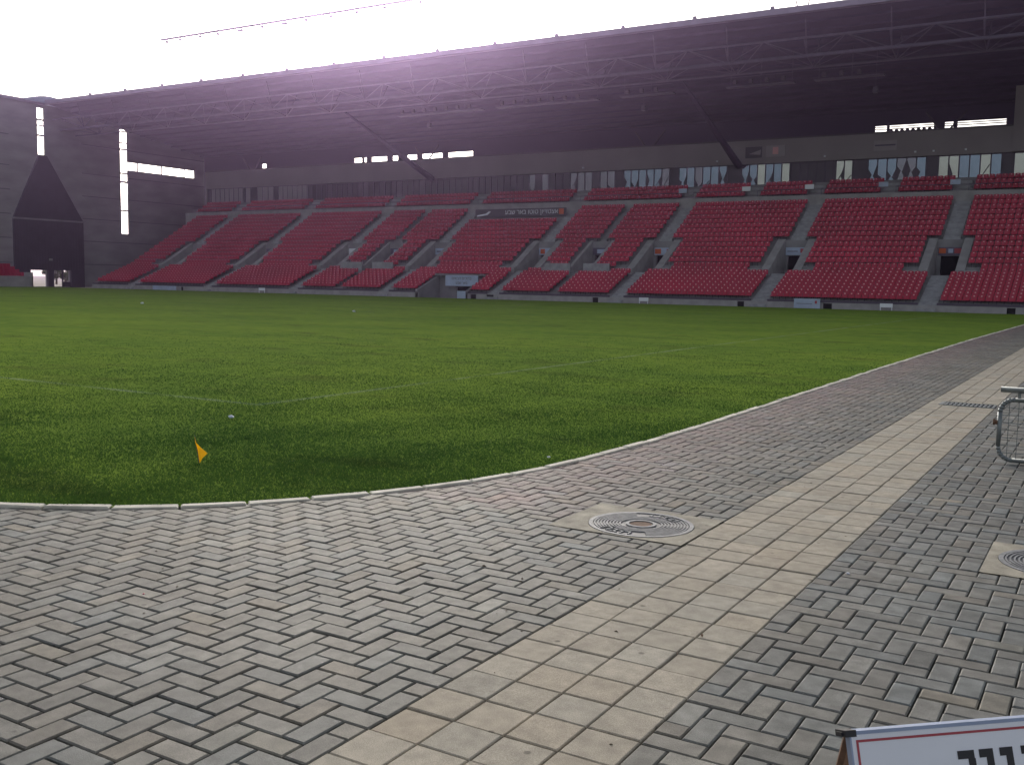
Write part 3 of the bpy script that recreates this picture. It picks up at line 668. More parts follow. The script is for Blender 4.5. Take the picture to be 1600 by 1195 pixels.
# glazed boxes at the back
YG = 86.5
bays = [(-2.0, 3.5, 'p'), (-5.69 + 0.0, -2.4, 'p'), (-11.23, -6.56, 'm'), (-16.75, -12.16, 'b'), (-19.39, -18.01, 'p'), (-23.2, -19.6, 'd'), (-27.7, -23.34, 'm'), (-33.66, -29.05, 'b'),
        (-39.3, -34.6, 'b'), (-45.9, -40.2, 'g'), (-52.0, -46.8, 'g'), (-56.6, -52.8, 'n'), (-63.5, -57.2, 'n'), (-70.5, -64.3, 'n'), (-78.9, -71.3, 'n'),
        (-84.18, -79.64, 'x'), (-87.63, -84.9, 'x'), (-89.56, -88.7, 'x'), (-95.5, -90.0, 'x')]
for (a, c, kd) in bays:
    n_ = max(1, round((c - a) / 0.78)); f = MB(); z0_, z1_ = 10.25, 12.18
    f.box(a - .06, c + .06, YG - 0.06, YG + 0.05, z1_, z1_ + 0.08); f.box(a - .06, c + .06, YG - 0.06, YG + 0.05, z0_ - 0.05, z0_ + 0.04)
    for k in range(n_ + 1):
        x = a + (c - a) * k / n_; f.box(x - 0.045, x + 0.045, YG - 0.05, YG + 0.05, z0_ + 0.04, z1_)
    fo = gs(f, 'window', M['steel_d'])
    for k in range(n_):
        x0 = a + (c - a) * k / n_ + 0.045; x1 = a + (c - a) * (k + 1) / n_ - 0.045
        p = MB(); yo = random.uniform(-0.012, 0.012); p.box(x0, x1, YG - 0.005, YG + 0.01, z0_ + 0.04, z1_)
        r_ = random.random()
        key = {'p': 'glass_pale' if r_ < 0.8 else 'glass_grey', 'm': ('glass_pale' if r_ < 0.45 else 'glass_blue'), 'b': ('glass_blue' if r_ < 0.72 else 'glass_grey'), 'g': ('glass_grey' if r_ < 0.6 else 'glass_dim'), 'n': 'glass_dim', 'x': 'blind', 'd': 'dark_panel'}[kd]
        o = p.build('pane', M[key], fo); o.data.transform(Matrix.Translation((40, -80, 0)))
        if kd in 'pmbg' and random.random() < 0.62:      # dark shapes imitate struts reflected in the pane
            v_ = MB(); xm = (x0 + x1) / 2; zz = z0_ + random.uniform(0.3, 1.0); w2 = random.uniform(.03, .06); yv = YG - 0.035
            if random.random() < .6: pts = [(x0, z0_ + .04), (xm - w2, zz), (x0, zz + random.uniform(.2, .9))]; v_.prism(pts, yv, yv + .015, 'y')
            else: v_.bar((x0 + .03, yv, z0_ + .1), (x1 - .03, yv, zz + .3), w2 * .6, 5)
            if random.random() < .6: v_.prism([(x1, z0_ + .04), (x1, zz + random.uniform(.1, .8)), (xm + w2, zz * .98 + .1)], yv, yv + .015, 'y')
            vo = v_.build('pane_reflection', M['dark_panel'], fo); vo.data.transform(Matrix.Translation((40, -80, 0)))
        for v in o.data.vertices: v.co.y += yo * (1 if v.co.x > o.data.vertices[0].co.x + .1 else -1)
b = MB(); prev = XR
for (a, c, kd) in sorted(bays, reverse=True): 
    if prev - c > 0.12: b.box(c + 0.06, prev, YG + 0.0, YG + 0.2, 10.2, 12.26); gs(b, 'box_wall', M['dark_panel']); b = MB()
    prev = a - 0.06
b.box(-96.1, prev, YG, YG + 0.2, 10.2, 12.26)
gs(b, 'box_wall', M['dark_panel'])
b = MB(); b.box(-96.1, XR + 16, YG - 0.25, YG + 0.3, 12.26, 14.28); gs(b, 'fascia', M['fascia'])
b = MB(); b.box(-96.1, XR + 16, YG - 0.33, YG + 0.3, 14.28, 14.40); gs(b, 'fascia_coping', M['dark_panel'])
b = MB(); b.box(-5.85, XR + 16, YG - 0.4, YG + 1.2, 12.3, 17.3); gs(b, 'corner_block', M['fascia'])
b = MB(); b.box(-96.3, -96.1, YG - 0.25, 91.0, 9.0, 14.3); gs(b, 'end_cheek', M['fascia'])
# rear wall with sky slots
sl_ = [(-91.5, -90.6), (-76.5, -75.2), (-75.0, -74.5), (-73.9, -71.5), (-70.8, -69.9), (-68.7, -67.2), (-66.6, -63.7), (-63.0, -59.6), (-17.3, -16.3), (-16.1, -12.45), (-11.6, -10.9), (-10.6, -6.85)]
b = MB(); b.box(-101.7, XR + 16, 91.0, 91.3, -0.1, 14.98); b.box(-101.7, XR + 16, 91.0, 91.3, 15.62, 16.9)
for (a, c) in cut((-101.7, XR + 16), sl_): b.box(a, c, 91.0, 91.3, 14.98, 15.62)
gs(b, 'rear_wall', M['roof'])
for (a, c) in sl_:
    b = MB()
    for z in (15.27, 15.45): b.bar((a, 90.95, z), (c, 90.95, z), 0.045, 5)
    n_ = int((c - a) / 0.45)
    for k in range(n_):
        if a > -40 and -16.2 < a < -12: b.prism([(a + k * .45, 14.98), (a + .42 + k * .45, 14.98), (a + .30 + k * .45, 15.26), (a + .12 + k * .45, 15.26)], 90.8, 90.9, 'y')
    gs(b, 'louvre', M['steel_d'])
for x in (-102, -75, -48, -21, 6):   # diagonal tubes crossing behind the slots
    b = MB(); b.bar((x + 9.5, 90.4, 14.4), (x + 8.0, 90.4, 16.4), 0.09, 6); b.bar((x + 9.5, 90.4, 14.4), (x + 11.2, 90.4, 16.4), 0.09, 6); gs(b, 'brace', M['steel_d'])
# roof
YF, ZF, YRR, ZRR = 68.4, 20.28, 92.0, 16.75
sl2 = (ZRR - ZF) / (YRR - YF)
def zr(y): return ZF + (y - YF) * sl2
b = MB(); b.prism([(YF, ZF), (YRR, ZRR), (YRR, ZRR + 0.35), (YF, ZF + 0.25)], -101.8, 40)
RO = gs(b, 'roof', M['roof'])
def roofpart(mb, name, m): 
    o = mb.build(name, m, RO); o.data.transform(Matrix.Translation((40, -80, 0))); o.data.update(); return o
for k in range(15):
    y = YF + 1.6 + k * 1.55; b = MB(); b.box(-101.5, 40, y - 0.06, y + 0.06, zr(y) - 0.2, zr(y) - 0.02); roofpart(b, 'purlin', M['roof'])
b = MB(); b.prism([(YF - 0.22, ZF - 0.12), (YF + 0.10, ZF - 0.16), (YF + 0.10, ZF - 0.01), (YF - 0.003, ZF - 0.01), (YF - 0.003, ZF + 0.34), (YF - 0.22, ZF + 0.30)], -101.9, 40); roofpart(b, 'gutter', M['gutter'])
for x in [-94 + 5.7 * k for k in range(23)]:
    b = MB(); b.box(x - 0.12, x + 0.12, YF - 0.12, YF + 0.1, ZF + 0.34, ZF + 0.52); roofpart(b, 'clamp', M['gutter'])
# the long truss under the roof
NX = [-6.45 - 5.68 * k for k in range(-3, 17)]
YT = 70.0
TR = []
for name, pts in (('top_chord', (YT - 0.9, 18.62)), ('bottom_chord', (YT, 17.58)), ('rear_chord', (YT + 1.9, 17.15))):
    b = MB(); b.bar((-101.5, pts[0], pts[1]), (12, pts[0], pts[1]), 0.085 if name != 'bottom_chord' else 0.13, 8); gs(b, name, M['steel'])
for x in NX:
    b = MB(); r_ = 0.042
    N_ = (x, YT, 17.58)
    for s in (-1, 1):
        b.bar(N_, (x + s * 2.84, YT - 0.9, 18.62), r_, 5); b.bar((x, YT + 1.9, 17.15), (x + s * 2.84, YT - 0.9, 18.62), r_ * .8, 5); b.bar((x, YT + 1.9, 17.15), (x + s * 2.84, YT, 17.58), r_ * .8, 5)
    b.bar(N_, (x, YT - 0.9, 18.62), r_, 5); b.bar(N_, (x, YT + 1.9, 17.15), r_, 5)
    b.bar(N_, (x, YF + 0.8, zr(YF + 0.8) - 0.1), r_ * 1.2, 5); b.bar((x, YT + 1.9, 17.15), (x, YT + 3.4, zr(YT + 3.4) - .1), r_, 5)
    gs(b, 'truss_web', M['steel'])
# raking struts carrying the roof
for x in (-27.9, -61.6, 5.5):
    b = MB(); b.bar((x, 86.15, 12.2), (x, YT + 1.9, 17.1), 0.34, 8, r2=0.13); gs(b, 'raking_strut', M['roof'])
# lighting catwalk
YC = 75.0
for (a, c) in ((-57.5, -48), (-46.5, -36.5), (-34.4, -29.7), (-25.3, -20), (-18.5, -13.5)):
    cw = MB(); cw.box(a, c, YC - 0.35, YC + 0.35, 16.78, 16.86); cw.bar((a, YC - .35, 17.5), (c, YC - .35, 17.5), 0.02, 4)
    x = a + .3
    while x < c: cw.bar((x, YC, 16.86), (x, YC, zr(YC) - 0.2), 0.03, 4); x += 2.4
    co = gs(cw, 'catwalk', M['steel'])
    x = a + .8
    while x < c - .5:
        l = MB(); l.box(x - .14, x + .14, YC - .62, YC - .38, 16.95, 17.25); l.box(x - .03, x + .03, YC - .38, YC - .3, 17.05, 17.15)
        o = l.build('floodlight', M['steel_d'], co); o.data.transform(Matrix.Translation((40, -80, 0))); x += 1.25
# hanging loudspeakers
for x in (-14.4, -33.0, -55.0, -3.5):
    b = MB(); b.bar((x, 76.5, 16.2), (x, 76.5, zr(76.5) - .1), 0.02, 4); b.box(x - .16, x + .16, 76.3, 76.7, 15.85, 16.25); gs(b, 'hanging_speaker', M['steel'])
# small spotlights on the fascia
for x in (-9.2, -13.0, -20.3, -29.9, -43.5, -11.6):
    b = MB(); b.box(x - .07, x + .07, YG - 0.45, YG - 0.28, 12.55, 12.68); gs(b, 'spotlight', M['white'])

# players' tunnel
b = MB()
x0, x1, _, y1 = TUN
b.prism([(D, -0.1), (y1, -0.1), (y1, 0.45 + 6 * RL + 0.15), (D, 0.62)], x0 - 0.25, x0 - 0.002); b.prism([(D, -0.1), (y1, -0.1), (y1, 0.45 + 6 * RL + 0.15), (D, 0.62)], x1 + 0.002, x1 + 0.2)
gs(b, 'tunnel_side_wall', M['conc'])
b = MB(); b.box(x0, -47.8, y1 - 0.1, y1 + 0.1, -0.1, 1.9); b.box(-46.2, x1, y1 - 0.1, y1 + 0.1, -0.1, 1.9); b.box(-47.8, -46.2, y1 - 0.1, y1 + 0.1, 0.95, 1.9); gs(b, 'tunnel_head_wall', M['conc'])
b = MB(); b.box(-47.8, -46.2, y1 + 0.12, y1 + 0.4, -0.1, 0.95); gs(b, 'doorway', M['black'])
b = MB(); b.box(x0 - .2, x1 + .2, y1 - 0.6, y1 + 0.0, 1.9, 2.04); gs(b, 'tunnel_canopy', M['conc'])
b = MB(); b.box(x0, x1, D, y1, -0.11, -0.03); gs(b, 'tunnel_floor', M['conc'])

# small panels on the upper tier rail at the head of each aisle
for i, a in enumerate(UA):
    if a > -40:
        b = MB(); b.box(a - 0.75, a - 0.02, YB + 0.02, YB + 0.06, ZB + 0.50, ZB + 0.88)
        gs(b, 'aisle_panel', M['bluewhite'] if i % 2 else M['white'])

# ------------------------------------------------------------------ signs and boards on and before the stand
def board_sign(name, x0, x1, y, z0, z1, m, label, parts=(), legs=False, grp=None, cat='sign'):
    t = empty(name, ((x0 + x1) / 2, y, z0 if not legs else 0), label, cat, grp); ox, oz = -t.location.x, -t.location.z
    def P(mb, n_, mm):
        o = mb.build(n_, mm, t); o.data.transform(Matrix.Translation((ox, -y, oz))); return o
    b = MB(); b.box(x0, x1, y - 0.02, y + 0.02, z0, z1); P(b, 'panel', m)
    for (nm, a, c, d, e, mm) in parts:
        w_ = x1 - x0; h_ = z1 - z0; b = MB(); b.box(x0 + a * w_, x0 + c * w_, y - 0.026, y - 0.021, z0 + d * h_, z0 + e * h_); P(b, nm, mm)
    if legs:
        for x in (x0 + 0.04, x1 - 0.04):
            b = MB(); b.bar((x, y, -0.1), (x, y, z0), 0.03, 5); P(b, 'leg', M['white'])
    return t
def sign_text(t, s, size, m, x, z, y):
    text(s, size, m, facing_minus_y(x, y, z) @ Matrix.Identity(4), t).data.transform(Matrix.Translation((-t.location.x, -t.location.y, -t.location.z)))
rev = lambda s: s[::-1]
t = board_sign('stadium_banner', -52.4, -42.35, 80.7, 7.62, 8.40, M['dark_panel'], 'long dark banner with white Hebrew lettering and red emblem above the lower seats',
               [('red_emblem', 0.925, 0.975, 0.22, 0.88, M['orange'])])
sign_text(t, rev('אצטדיון טוטו באר שבע'), 0.62, M['white'], -46.1, 8.06, 80.672)
b = MB()
P_ = [(-52.2, 7.70), (-51.0, 7.85), (-50.6, 8.18), (-50.85, 8.2), (-51.2, 7.98), (-52.2, 7.84)]
b.poly([(x, 80.675, z) for x, z in P_]); o = b.build('white_emblem', M['white'], t); o.data.transform(Matrix.Translation(-t.location))
def psign(a, base, label, parts):
    board_sign('portal_sign', a - 0.79, a + 0.79, PY1 - 0.08, 3.90, 4.50, base, label, parts, grp='signs above the stair portals')
psign(AIS[1], M['steel'], 'sign with orange, white and red fields above the portal nearest the right edge', [('orange_field', 0.03, .32, .25, .85, M['orange']), ('white_field', .42, .62, .3, .8, M['bluewhite']), ('red_field', .68, .97, .25, .85, M['red_paint'])])
psign(AIS[2], M['bluewhite'], 'pale blue sign with a red spot above the second portal from the right', [('red_spot', .72, .9, .3, .85, M['red_paint']), ('dark_line', .08, .6, .45, .55, M['steel'])])
psign(AIS[3], M['bluewhite'], 'sign with an orange left half above the third portal from the right', [('orange_field', .03, .38, .15, .85, M['orange']), ('red_field', .7, .97, .2, .8, M['red_paint'])])
psign(AIS[4], M['bluewhite'], 'sign with an orange mark above the portal under the right end of the banner', [('orange_mark', .1, .38, .15, .85, M['orange'])])
psign(AIS[5], M['bluewhite'], 'plain pale sign above the portal left of the players tunnel', [('dark_line', .1, .9, .4, .6, M['steel'])])
psign(AIS[6], M['white'], 'small white sign above the third portal from the left end of the stand', [])
psign(AIS[7], M['steel'], 'dull sign with a small orange mark above the second portal from the left end', [('orange_mark', .3, .5, .3, .7, M['orange'])])
psign(NAR[0], M['steel'], 'grey sign above the narrow portal between the two walled landings right of the banner', [('white_field', .25, .85, .2, .8, M['bluewhite'])])
psign(NAR[1], M['steel'], 'grey sign above the narrow portal left of the players tunnel', [('white_field', .25, .85, .2, .8, M['bluewhite'])])
t = board_sign('tunnel_sign', -48.6, -45.2, y1 - 0.65, 1.0, 1.92, M['bluewhite'], 'pale blue board with two lines of writing above the players tunnel', [])
sign_text(t, rev('ברוכים הבאים'), 0.36, M['dark_panel'], -46.9, 1.66, y1 - 0.675); sign_text(t, rev('באר שבע'), 0.32, M['dark_panel'], -46.9, 1.27, y1 - 0.675)
board_sign('advertising_board', -17.14, -15.36, D - 0.35, 0.0, 0.66, M['bluewhite'], 'large pale blue board leaning on the front wall below the second block from the right', [('red_mark', .8, .88, .5, .8, M['red_paint']), ('grey_line', .1, .7, .45, .5, M['steel'])], cat='board')
board_sign('small_board', -11.42, -10.62, D - 0.5, 0.20, 0.46, M['white'], 'small white board on two legs on the grass before the rightmost full block', [], legs=True, cat='board')
board_sign('small_board', -28.75, -28.0, D - 0.4, 0.18, 0.45, M['white'], 'small white board on two legs before the fourth stair aisle from the right', [], legs=True, cat='board')
board_sign('small_board', -68.0, -67.2, D - 0.4, 0.20, 0.46, M['white'], 'small white board on two legs before the left blocks of seats', [], legs=True, cat='board')
board_sign('advertising_board', -45.3, -44.45, D - 0.3, 0.0, 0.62, M['bluewhite'], 'narrow pale blue board standing at the right side of the players tunnel', [], cat='board')
board_sign('advertising_board', -83.1, -79.6, D - 0.3, 0.0, 0.42, M['bluewhite'], 'long low pale board against the front wall near the left end', [], cat='board')
board_sign('fascia_banner', -27.31, -25.81, YG - 0.32, 12.75, 13.72, M['dark_panel'], 'dark banner with a white swoosh on the fascia right of the raking strut', [])
bb = [o for o in COL.objects if o.name.startswith('fascia_banner')][0]
b = MB(); b.poly([(-27.0, YG - 0.346, 13.1), (-25.95, YG - 0.346, 13.0), (-25.9, YG - 0.346, 13.45)]); o = b.build('white_swoosh', M['blind'], bb); o.data.transform(Matrix.Translation(-bb.location))
board_sign('fascia_banner', -25.45, -23.75, YG - 0.32, 12.80, 13.76, M['blind'], 'pinkish white banner on the fascia beside the dark one', [('pink_field', .35, .65, .2, .85, M['seat_d'])])
board_sign('fascia_banner', -16.31, -14.48, YG - 0.32, 12.84, 13.68, M['blind'], 'grey white banner alone on the fascia under the sky slots', [('grey_stripe', .05, .95, .45, .6, M['steel'])])

# ------------------------------------------------------------------ seats
def seat_template():
    b = MB(); w_ = 0.20
    # backrest: curved shell in three strips, front and back faces
    xs = [-w_, -0.08, 0.08, w_]; ys = [0.0, 0.035, 0.035, 0.0]
    def by(k, z): return 0.27 + ys[k] + (z - 0.34) * 0.16
    for k in range(3):
        zt0 = 0.69 if 0 < k else 0.64; zt1 = 0.69 if k < 2 else 0.64
        b.poly([(xs[k], by(k, .33), .33), (xs[k + 1], by(k + 1, .33), .33), (xs[k + 1], by(k + 1, zt1), zt1), (xs[k], by(k, zt0), zt0)])
        b.poly([(xs[k + 1], by(k + 1, .33) + .03, .33), (xs[k], by(k, .33) + .03, .33), (xs[k], by(k, zt0) + .03, zt0), (xs[k + 1], by(k + 1, zt1) + .03, zt1)])
        b.poly([(xs[k], by(k, zt0), zt0), (xs[k + 1], by(k + 1, zt1), zt1), (xs[k + 1], by(k + 1, zt1) + .03, zt1), (xs[k], by(k, zt0) + .03, zt0)])
    # pan with a rolled front lip
    prof = [(0.30, 0.345), (0.06, 0.375), (0.0, 0.36), (-0.012, 0.315)]
    for (ya, za), (yb, zb) in zip(prof[:-1], prof[1:]):
        b.poly([(-w_, ya, za), (-w_, yb, zb), (w_, yb, zb), (w_, ya, za)])
    b.poly([(-w_, -0.012, .315), (-w_, .30, .31), (w_, .30, .31), (w_, -0.012, .315)])
    b.poly([(-w_, .30, .345), (-w_, .30, .31), (-w_, -.012, .315), (-w_, .06, .375)]); b.poly([(w_, .06, .375), (w_, -.012, .315), (w_, .30, .31), (w_, .30, .345)])
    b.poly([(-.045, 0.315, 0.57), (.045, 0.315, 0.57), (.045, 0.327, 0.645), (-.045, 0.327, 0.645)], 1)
    b.poly([(-.03, .16, .31), (.03, .16, .31), (.03, .16, 0.0), (-.03, .16, 0.0)], 2)
    return np.array(b.v), b.f, b.m
SV, SF, SM = seat_template()
q4 = [f for f in SF]
seats = []
PITCH = 0.443
def block(a, c, y, z):
    n_ = int((c - a - 0.05) / PITCH)
    if n_ < 1: return
    st = (a + c) / 2 - (n_ - 1) * PITCH / 2
    for k in range(n_): seats.append((st + k * PITCH, y, z))
for i, (ya, yb, z) in enumerate(rows):
    ym = (ya + yb) / 2
    holes = [(q - AW - 0.04, q + AW + 0.04) for q in AIS] + [(q - 0.3, q + 0.3) for q in NAR]
    if PY0 - 0.3 <= ym <= PY1 + 0.3: holes += [(q - 1.55, q + 1.55) for q in AIS] + [(q - 1.2, q + 1.2) for q in NAR]
    if PY0 - 0.3 <= ym <= PY0 + 0.4: holes += [(q - 2.35, q + 2.35) for q in AIS]
    if PY0 - 1.2 <= ym <= PY0 + 0.2: holes += [(q - 3.05, q + 3.05) for q in NAR]
    if ym < TUN[3] + 0.2: holes += [(TUN[0] - 0.25, TUN[1] + 0.25)]
    if ym > 79.9: holes += [(-52.45, -42.3)]
    hs = []
    for a_, c_ in cut((XL + 0.02 , XR), holes): block(a_, c_, ya + 0.06, z)
for i, (ya, yb, z) in enumerate(UT):
    holes = [(q - AW - 0.04, q + AW + 0.04) for q in UA]
    for a_, c_ in cut((XL - 0.8, XR), holes): block(a_, c_, ya + 0.1, z)
seats = np.array(seats)
# the 300 largest in the picture stay individual
dv = seats - np.array([O.x, O.y, O.z - 0.4]); dep = dv @ np.array(FW[:]); u_ = 800 + 1566.9 * (dv @ np.array(RT[:])) / dep
order = np.argsort(np.where((u_ < 1596), np.linalg.norm(dv, axis=1), 1e9)); ind = set(order[:300].tolist())
rest = np.array([s for k, s in enumerate(seats) if k not in ind])
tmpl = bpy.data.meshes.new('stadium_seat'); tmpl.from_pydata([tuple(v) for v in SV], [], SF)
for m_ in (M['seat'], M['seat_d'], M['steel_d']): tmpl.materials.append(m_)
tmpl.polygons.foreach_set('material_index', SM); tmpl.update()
proto = bpy.data.objects.new('stadium_chair', tmpl)
ORD = 'first second third fourth fifth sixth seventh eighth ninth tenth eleventh twelfth thirteenth fourteenth fifteenth sixteenth seventeenth eighteenth nineteenth twentieth twenty-first twenty-second twenty-third twenty-fourth twenty-fifth twenty-sixth twenty-seventh twenty-eighth twenty-ninth thirtieth'.split()
for n_, k in enumerate(sorted(ind)):
    o = proto if n_ == 0 else proto.copy()
    o.location = seats[k]; sx, sy, sz = seats[k]
    ri = [i for i, r_ in enumerate(rows) if abs(r_[0] + 0.06 - sy) < 0.05]; ri = ri[0] if ri else len(rows)
    ai = 1 if sx > AIS[2] else 2; same = np.abs(seats[:, 1] - sy) < 0.02
    if sx > AIS[ai]: cnt = int(np.sum(same & (seats[:, 0] > AIS[ai]) & (seats[:, 0] <= sx + .01))); side = 'right'
    else: cnt = int(np.sum(same & (seats[:, 0] < AIS[ai]) & (seats[:, 0] >= sx - .01))); side = 'left'
    link(o, None, f"red seat, {ORD[ri]} row from the front, {ORD[cnt - 1]} seat {side} of the {'rightmost' if ai == 1 else 'second rightmost'} stair aisle", 'chair', 'red seats at the right end of the stand')
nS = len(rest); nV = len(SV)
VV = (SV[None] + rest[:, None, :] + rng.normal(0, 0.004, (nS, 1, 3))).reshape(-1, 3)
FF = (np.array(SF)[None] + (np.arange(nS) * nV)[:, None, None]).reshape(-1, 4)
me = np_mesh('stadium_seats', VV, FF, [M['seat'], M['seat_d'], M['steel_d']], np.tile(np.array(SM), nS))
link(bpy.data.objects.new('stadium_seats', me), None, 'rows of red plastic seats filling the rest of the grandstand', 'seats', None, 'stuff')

# ------------------------------------------------------------------ end wall at the left with light slots
XW = -102.0
EW = empty('end_wall', (XW, 70, 0), 'tall grey concrete end wall with glowing vertical and horizontal light slots', 'wall')
def ew(mb, name, m, par=None):
    o = mb.build(name, m, par or EW); o.data.transform(Matrix.Translation((-XW, -70, 0))); o.data.update(); return o
rects = [(67.45, 68.35, 14.62, 19.75), (78.25, 79.35, 6.40, 19.25), (79.35, 89.7, 14.1, 15.05)]     # slots: y0,y1,z0,z1
door = [(65.95, 68.1, 0.0, 1.82), (68.8, 71.0, 0.0, 1.86)]
ys = sorted({38.0, 92.0} | {v for r in rects + door for v in r[:2]}); zs = sorted({-0.1, 20.1} | {v for r in rects + door for v in r[2:]})
b = MB()
for ya, yb in zip(ys[:-1], ys[1:]):
    for za, zb in zip(zs[:-1], zs[1:]):
        cy, cz = (ya + yb) / 2, (za + zb) / 2
        if any(r[0] < cy < r[1] and r[2] < cz < r[3] for r in rects + door): continue
        b.box(XW - 0.25, XW, ya, yb, za, zb)
bm_o = ew(b, 'concrete_wall', M['wall'])
bm = bmesh.new(); bm.from_mesh(bm_o.data); bmesh.ops.remove_doubles(bm, verts=bm.verts, dist=1e-4)
seen = {}
for f in bm.faces: seen.setdefault(tuple(sorted(v.index for v in f.verts)), []).append(f)
bmesh.ops.delete(bm, geom=[f for fs in seen.values() if len(fs) > 1 for f in fs], context='FACES_ONLY'); bmesh.ops.recalc_face_normals(bm, faces=bm.faces); bm.to_mesh(bm_o.data); bm.free()
# panel joints
for z in (2.6, 5.3, 7.9, 10.5, 13.1, 16.4):
    b = MB()
    hl = [(r[0] - .02, r[1] + .02) for r in rects if r[2] < z < r[3]] + [(64.0, 72.9)]
    for (a, c) in cut((38, 92), hl): b.box(XW - 0.002, XW + 0.04, a, c, z - 0.05, z + 0.05)
    ew(b, 'panel_joint', M['joint'])
# slot bars
def bars(lst, name='slot_bar'):
    for q in lst:
        b = MB(); b.box(XW - 0.18, XW - 0.08, *q); ew(b, name, M['conc'])
bars([(67.45, 68.35, 18.35, 18.55), (67.45, 68.35, 17.75, 17.9), (67.45, 68.35, 16.65, 16.85)])
bars([(78.25, 79.35, 17.2, 17.35), (78.25, 79.35, 16.4, 16.6), (78.25, 79.35, 13.55, 13.75), (78.25, 79.35, 12.5, 12.75), (78.25, 79.35, 9.1, 9.3)])
bars([(80.75, 80.88, 14.1, 15.05), (84.4, 84.55, 14.1, 15.05), (87.95, 88.1, 14.1, 15.05)])
# pointed dark cladding round the gate
b = MB()
X1_ = XW + 0.32
def cl(y0, y1, z0, z1): b.box(XW + 0.005, X1_, y0, y1, z0, z1)
for (a, c) in cut((64.15, 72.75), [(d[0], d[1]) for d in door]): cl(a, c, -0.1, 1.84)
cl(64.15, 72.75, 1.84, 7.35)
CLD = ew(b, 'gate_cladding', M['clad'])
b = MB(); b.prism([(64.2, 7.55), (72.7, 7.55), (68.35, 14.5), (67.4, 14.5)], XW + 0.005, X1_); ew(b, 'gable_cladding', M['clad'])
b = MB(); b.box(XW + 0.01, XW + 0.4, 64.1, 72.8, 7.36, 7.54); ew(b, 'ledge', M['conc'])
b = MB()
for k in range(24): y = 64.35 + k * 0.36; b.box(X1_ - 0.01, X1_ + 0.03, y, y + 0.05, 1.95, 7.3)
ew(b, 'cladding_rib', M['clad'])
b = MB(); b.box(X1_, X1_ + .25, 68.2, 68.5, 2.9, 3.15); ew(b, 'gate_lamp', M['conc_l'])
b = MB(); b.box(XW + .1, XW + .2, 69.9, 70.05, 0, 1.84); b.box(XW + .1, XW + .2, 70.05, 71.0, 0, 0.55); ew(b, 'gate_leaf', M['clad'])
# wall coping and corner crest
b = MB(); b.box(XW - 0.7, XW + 0.25, 38, 68.3, 20.1, 20.45); ew(b, 'coping', M['gutter'])
b = MB(); P_ = [(65.8, 20.28)] + [(65.8 + 6.0 * k / 10, 20.46 + 0.62 * math.sin(math.pi * k / 10)) for k in range(11)] + [(71.8, 20.28)]
b.prism(P_, XW - 1.2, XW + 0.45); ew(b, 'corner_crest', M['alu'])
# low end of the left-hand stand
LS = empty('side_stand', (-99, 60, 0), 'end of the low concrete stand with red seats at the far left edge', 'grandstand')
b = MB()
for k in range(4): b.box(-101.9, -98.4 - 0.8 * k, 40, 63.7, -0.1 + 0.0, 0.8 + 0.3 * k) if k == 0 else b.box(-101.9, -98.4 - 0.8 * k, 40, 63.7, 0.8 + 0.3 * (k - 1), 0.8 + 0.3 * k)
b.box(-98.4, -98.2, 40, 63.9, -0.1, 1.1); b.box(-101.9, -98.2, 63.72, 63.9, -0.1, 1.55)
o = b.build('terrace', M['conc_l'], LS); o.data.transform(Matrix.Translation((99, -60, 0)))
b = MB()
for k in range(4):
    y = 63.2
    while y > 50: b.box(-98.9 - 0.8 * k, -98.75 - 0.8 * k, y - .38, y, 1.15 + .3 * k, 1.55 + .3 * k); y -= .45
o = b.build('seat_rows', M['seat'], LS, kind='stuff'); o.data.transform(Matrix.Translation((99, -60, 0)))

# floodlight gantry hanging beyond the roof edge
GT = empty('floodlight_gantry', (-60, 62, 22.9), 'thin steel gantry with a row of floodlights high above the pitch', 'gantry')
b = MB(); b.bar((-15, 0, 0.1), (24, 0, 0.1), 0.10, 6); b.bar((-15, 0.5, 0.32), (24, 0.5, 0.32), 0.04, 6)
for k in range(20):
    x = -15 + 2.05 * k; b.bar((x, 0, .1), (x + 1.0, .5, .32), 0.02, 4); b.bar((x + 1.0, .5, .32), (x + 2.05, 0, .1), 0.02, 4)
b.build('truss', M['gutter'], GT)
for x in (-14.2, -12.4, -9.8, -7.6, -5.0, -4.7, -2.2, 0.2, 0.5, 2.8, 5.5, 8.2, 11.0, 14.5, 18.0, 21.5):
    b = MB(); s = 0.12 if int(x * 10) % 3 else 0.3; b.box(x - s, x + s, -0.1, 0.1, -0.25, -0.08); b.bar((x, 0, -0.1), (x, 0, 0.1), 0.04, 4); b.build('floodlight', M['gutter'], GT)
for x in (-18, -36 + 60 - 60):
    pass
for x in (-15, 4, 23):
    for s in (-1, 1):
        b = MB(); b.bar((x + s * 0.0, 0.5, 0.32), (x + s * 1.5, 6.5, -2.45), 0.018, 4); b.build('hanger', M['gutter'], GT)
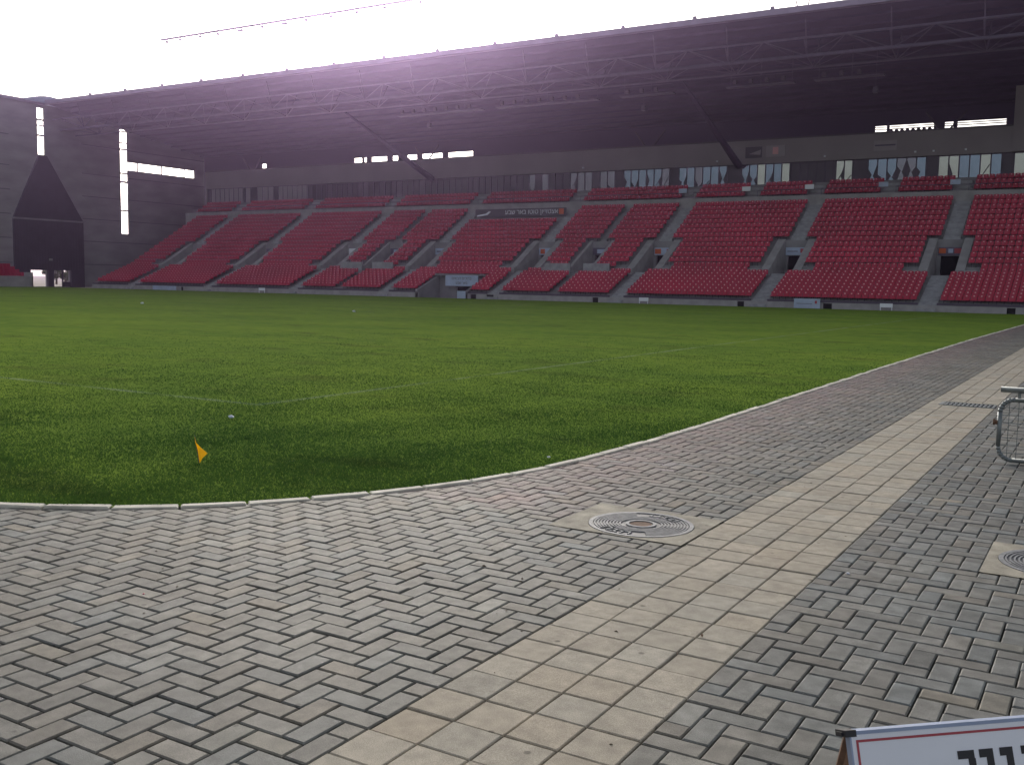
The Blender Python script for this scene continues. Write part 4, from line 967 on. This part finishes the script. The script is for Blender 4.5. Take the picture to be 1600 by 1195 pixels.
# V strut standing on the roof edge
VS = empty('roof_mast', (-17.8, YF, ZF), 'pair of thin steel struts rising from the roof edge at upper right', 'mast')
for s in (-1, 1):
    b = MB(); b.bar((s * 0.35, 0, 0.3), (s * 1.5, -0.6, 4.2), 0.045, 5); b.build('strut', M['steel'], VS)
    
# ------------------------------------------------------------------ trees outside the gate
def tree(x, y, h, label):
    t = empty('tree', (x, y, 0), label, 'tree', 'trees beyond the gate')
    b = MB(); b.bar((0, 0, -0.1), (0.1, 0, h * 0.5), 0.16, 7, r2=0.09)
    for k in range(5):
        a = k * 1.3; b.bar((0.1, 0, h * 0.42), (math.cos(a) * h * .25, math.sin(a) * h * .25, h * 0.72), 0.07, 5, r2=0.02)
    b.build('trunk', M['bark'], t)
    n = 2600; cl_ = rng.normal(0, 1, (14, 3)) * (h * .22, h * .22, h * .13) + (0, 0, h * .68)
    c = cl_[rng.integers(0, 14, n)] + rng.normal(0, h * .07, (n, 3)); d1 = rng.normal(0, 1, (n, 3)); d1 /= np.linalg.norm(d1, axis=1)[:, None]
    d2 = np.cross(d1, rng.normal(0, 1, (n, 3))); d2 /= np.linalg.norm(d2, axis=1)[:, None]; s = rng.uniform(.07, .16, (n, 1))
    V = np.stack([c - d1 * s, c + d2 * s * .5, c + d1 * s, c - d2 * s * .5], 1).reshape(-1, 3); F = np.arange(n * 4).reshape(-1, 4)
    me = np_mesh('crown', V, F, [M['leaf']]); link(bpy.data.objects.new('crown', me), t)
tree(-134, 85.6, 3.0, 'small round green tree seen through the left gate opening')
tree(-132, 90.0, 2.4, 'low green bush seen through the right gate opening')
tree(-128, 88.6, 1.8, 'smallest green bush between the two gate openings')

# ------------------------------------------------------------------ hazy air under the bright sky, tinted violet to stand in for lens flare
hm = bpy.data.materials.new('haze_air'); hm.use_nodes = True; ht = hm.node_tree; ht.nodes.clear()
ho = ht.nodes.new('ShaderNodeOutputMaterial'); hv = ht.nodes.new('ShaderNodeVolumePrincipled')
hv.inputs['Color'].default_value = (0.74, 0.55, 0.96, 1); hv.inputs['Density'].default_value = HAZE; hv.inputs['Anisotropy'].default_value = 0.9
ht.links.new(hv.outputs[0], ho.inputs['Volume'])
b = MB(); b.box(-520, 520, -520, 520, -1.6, 27.0); b.build('haze', hm, kind='stuff')
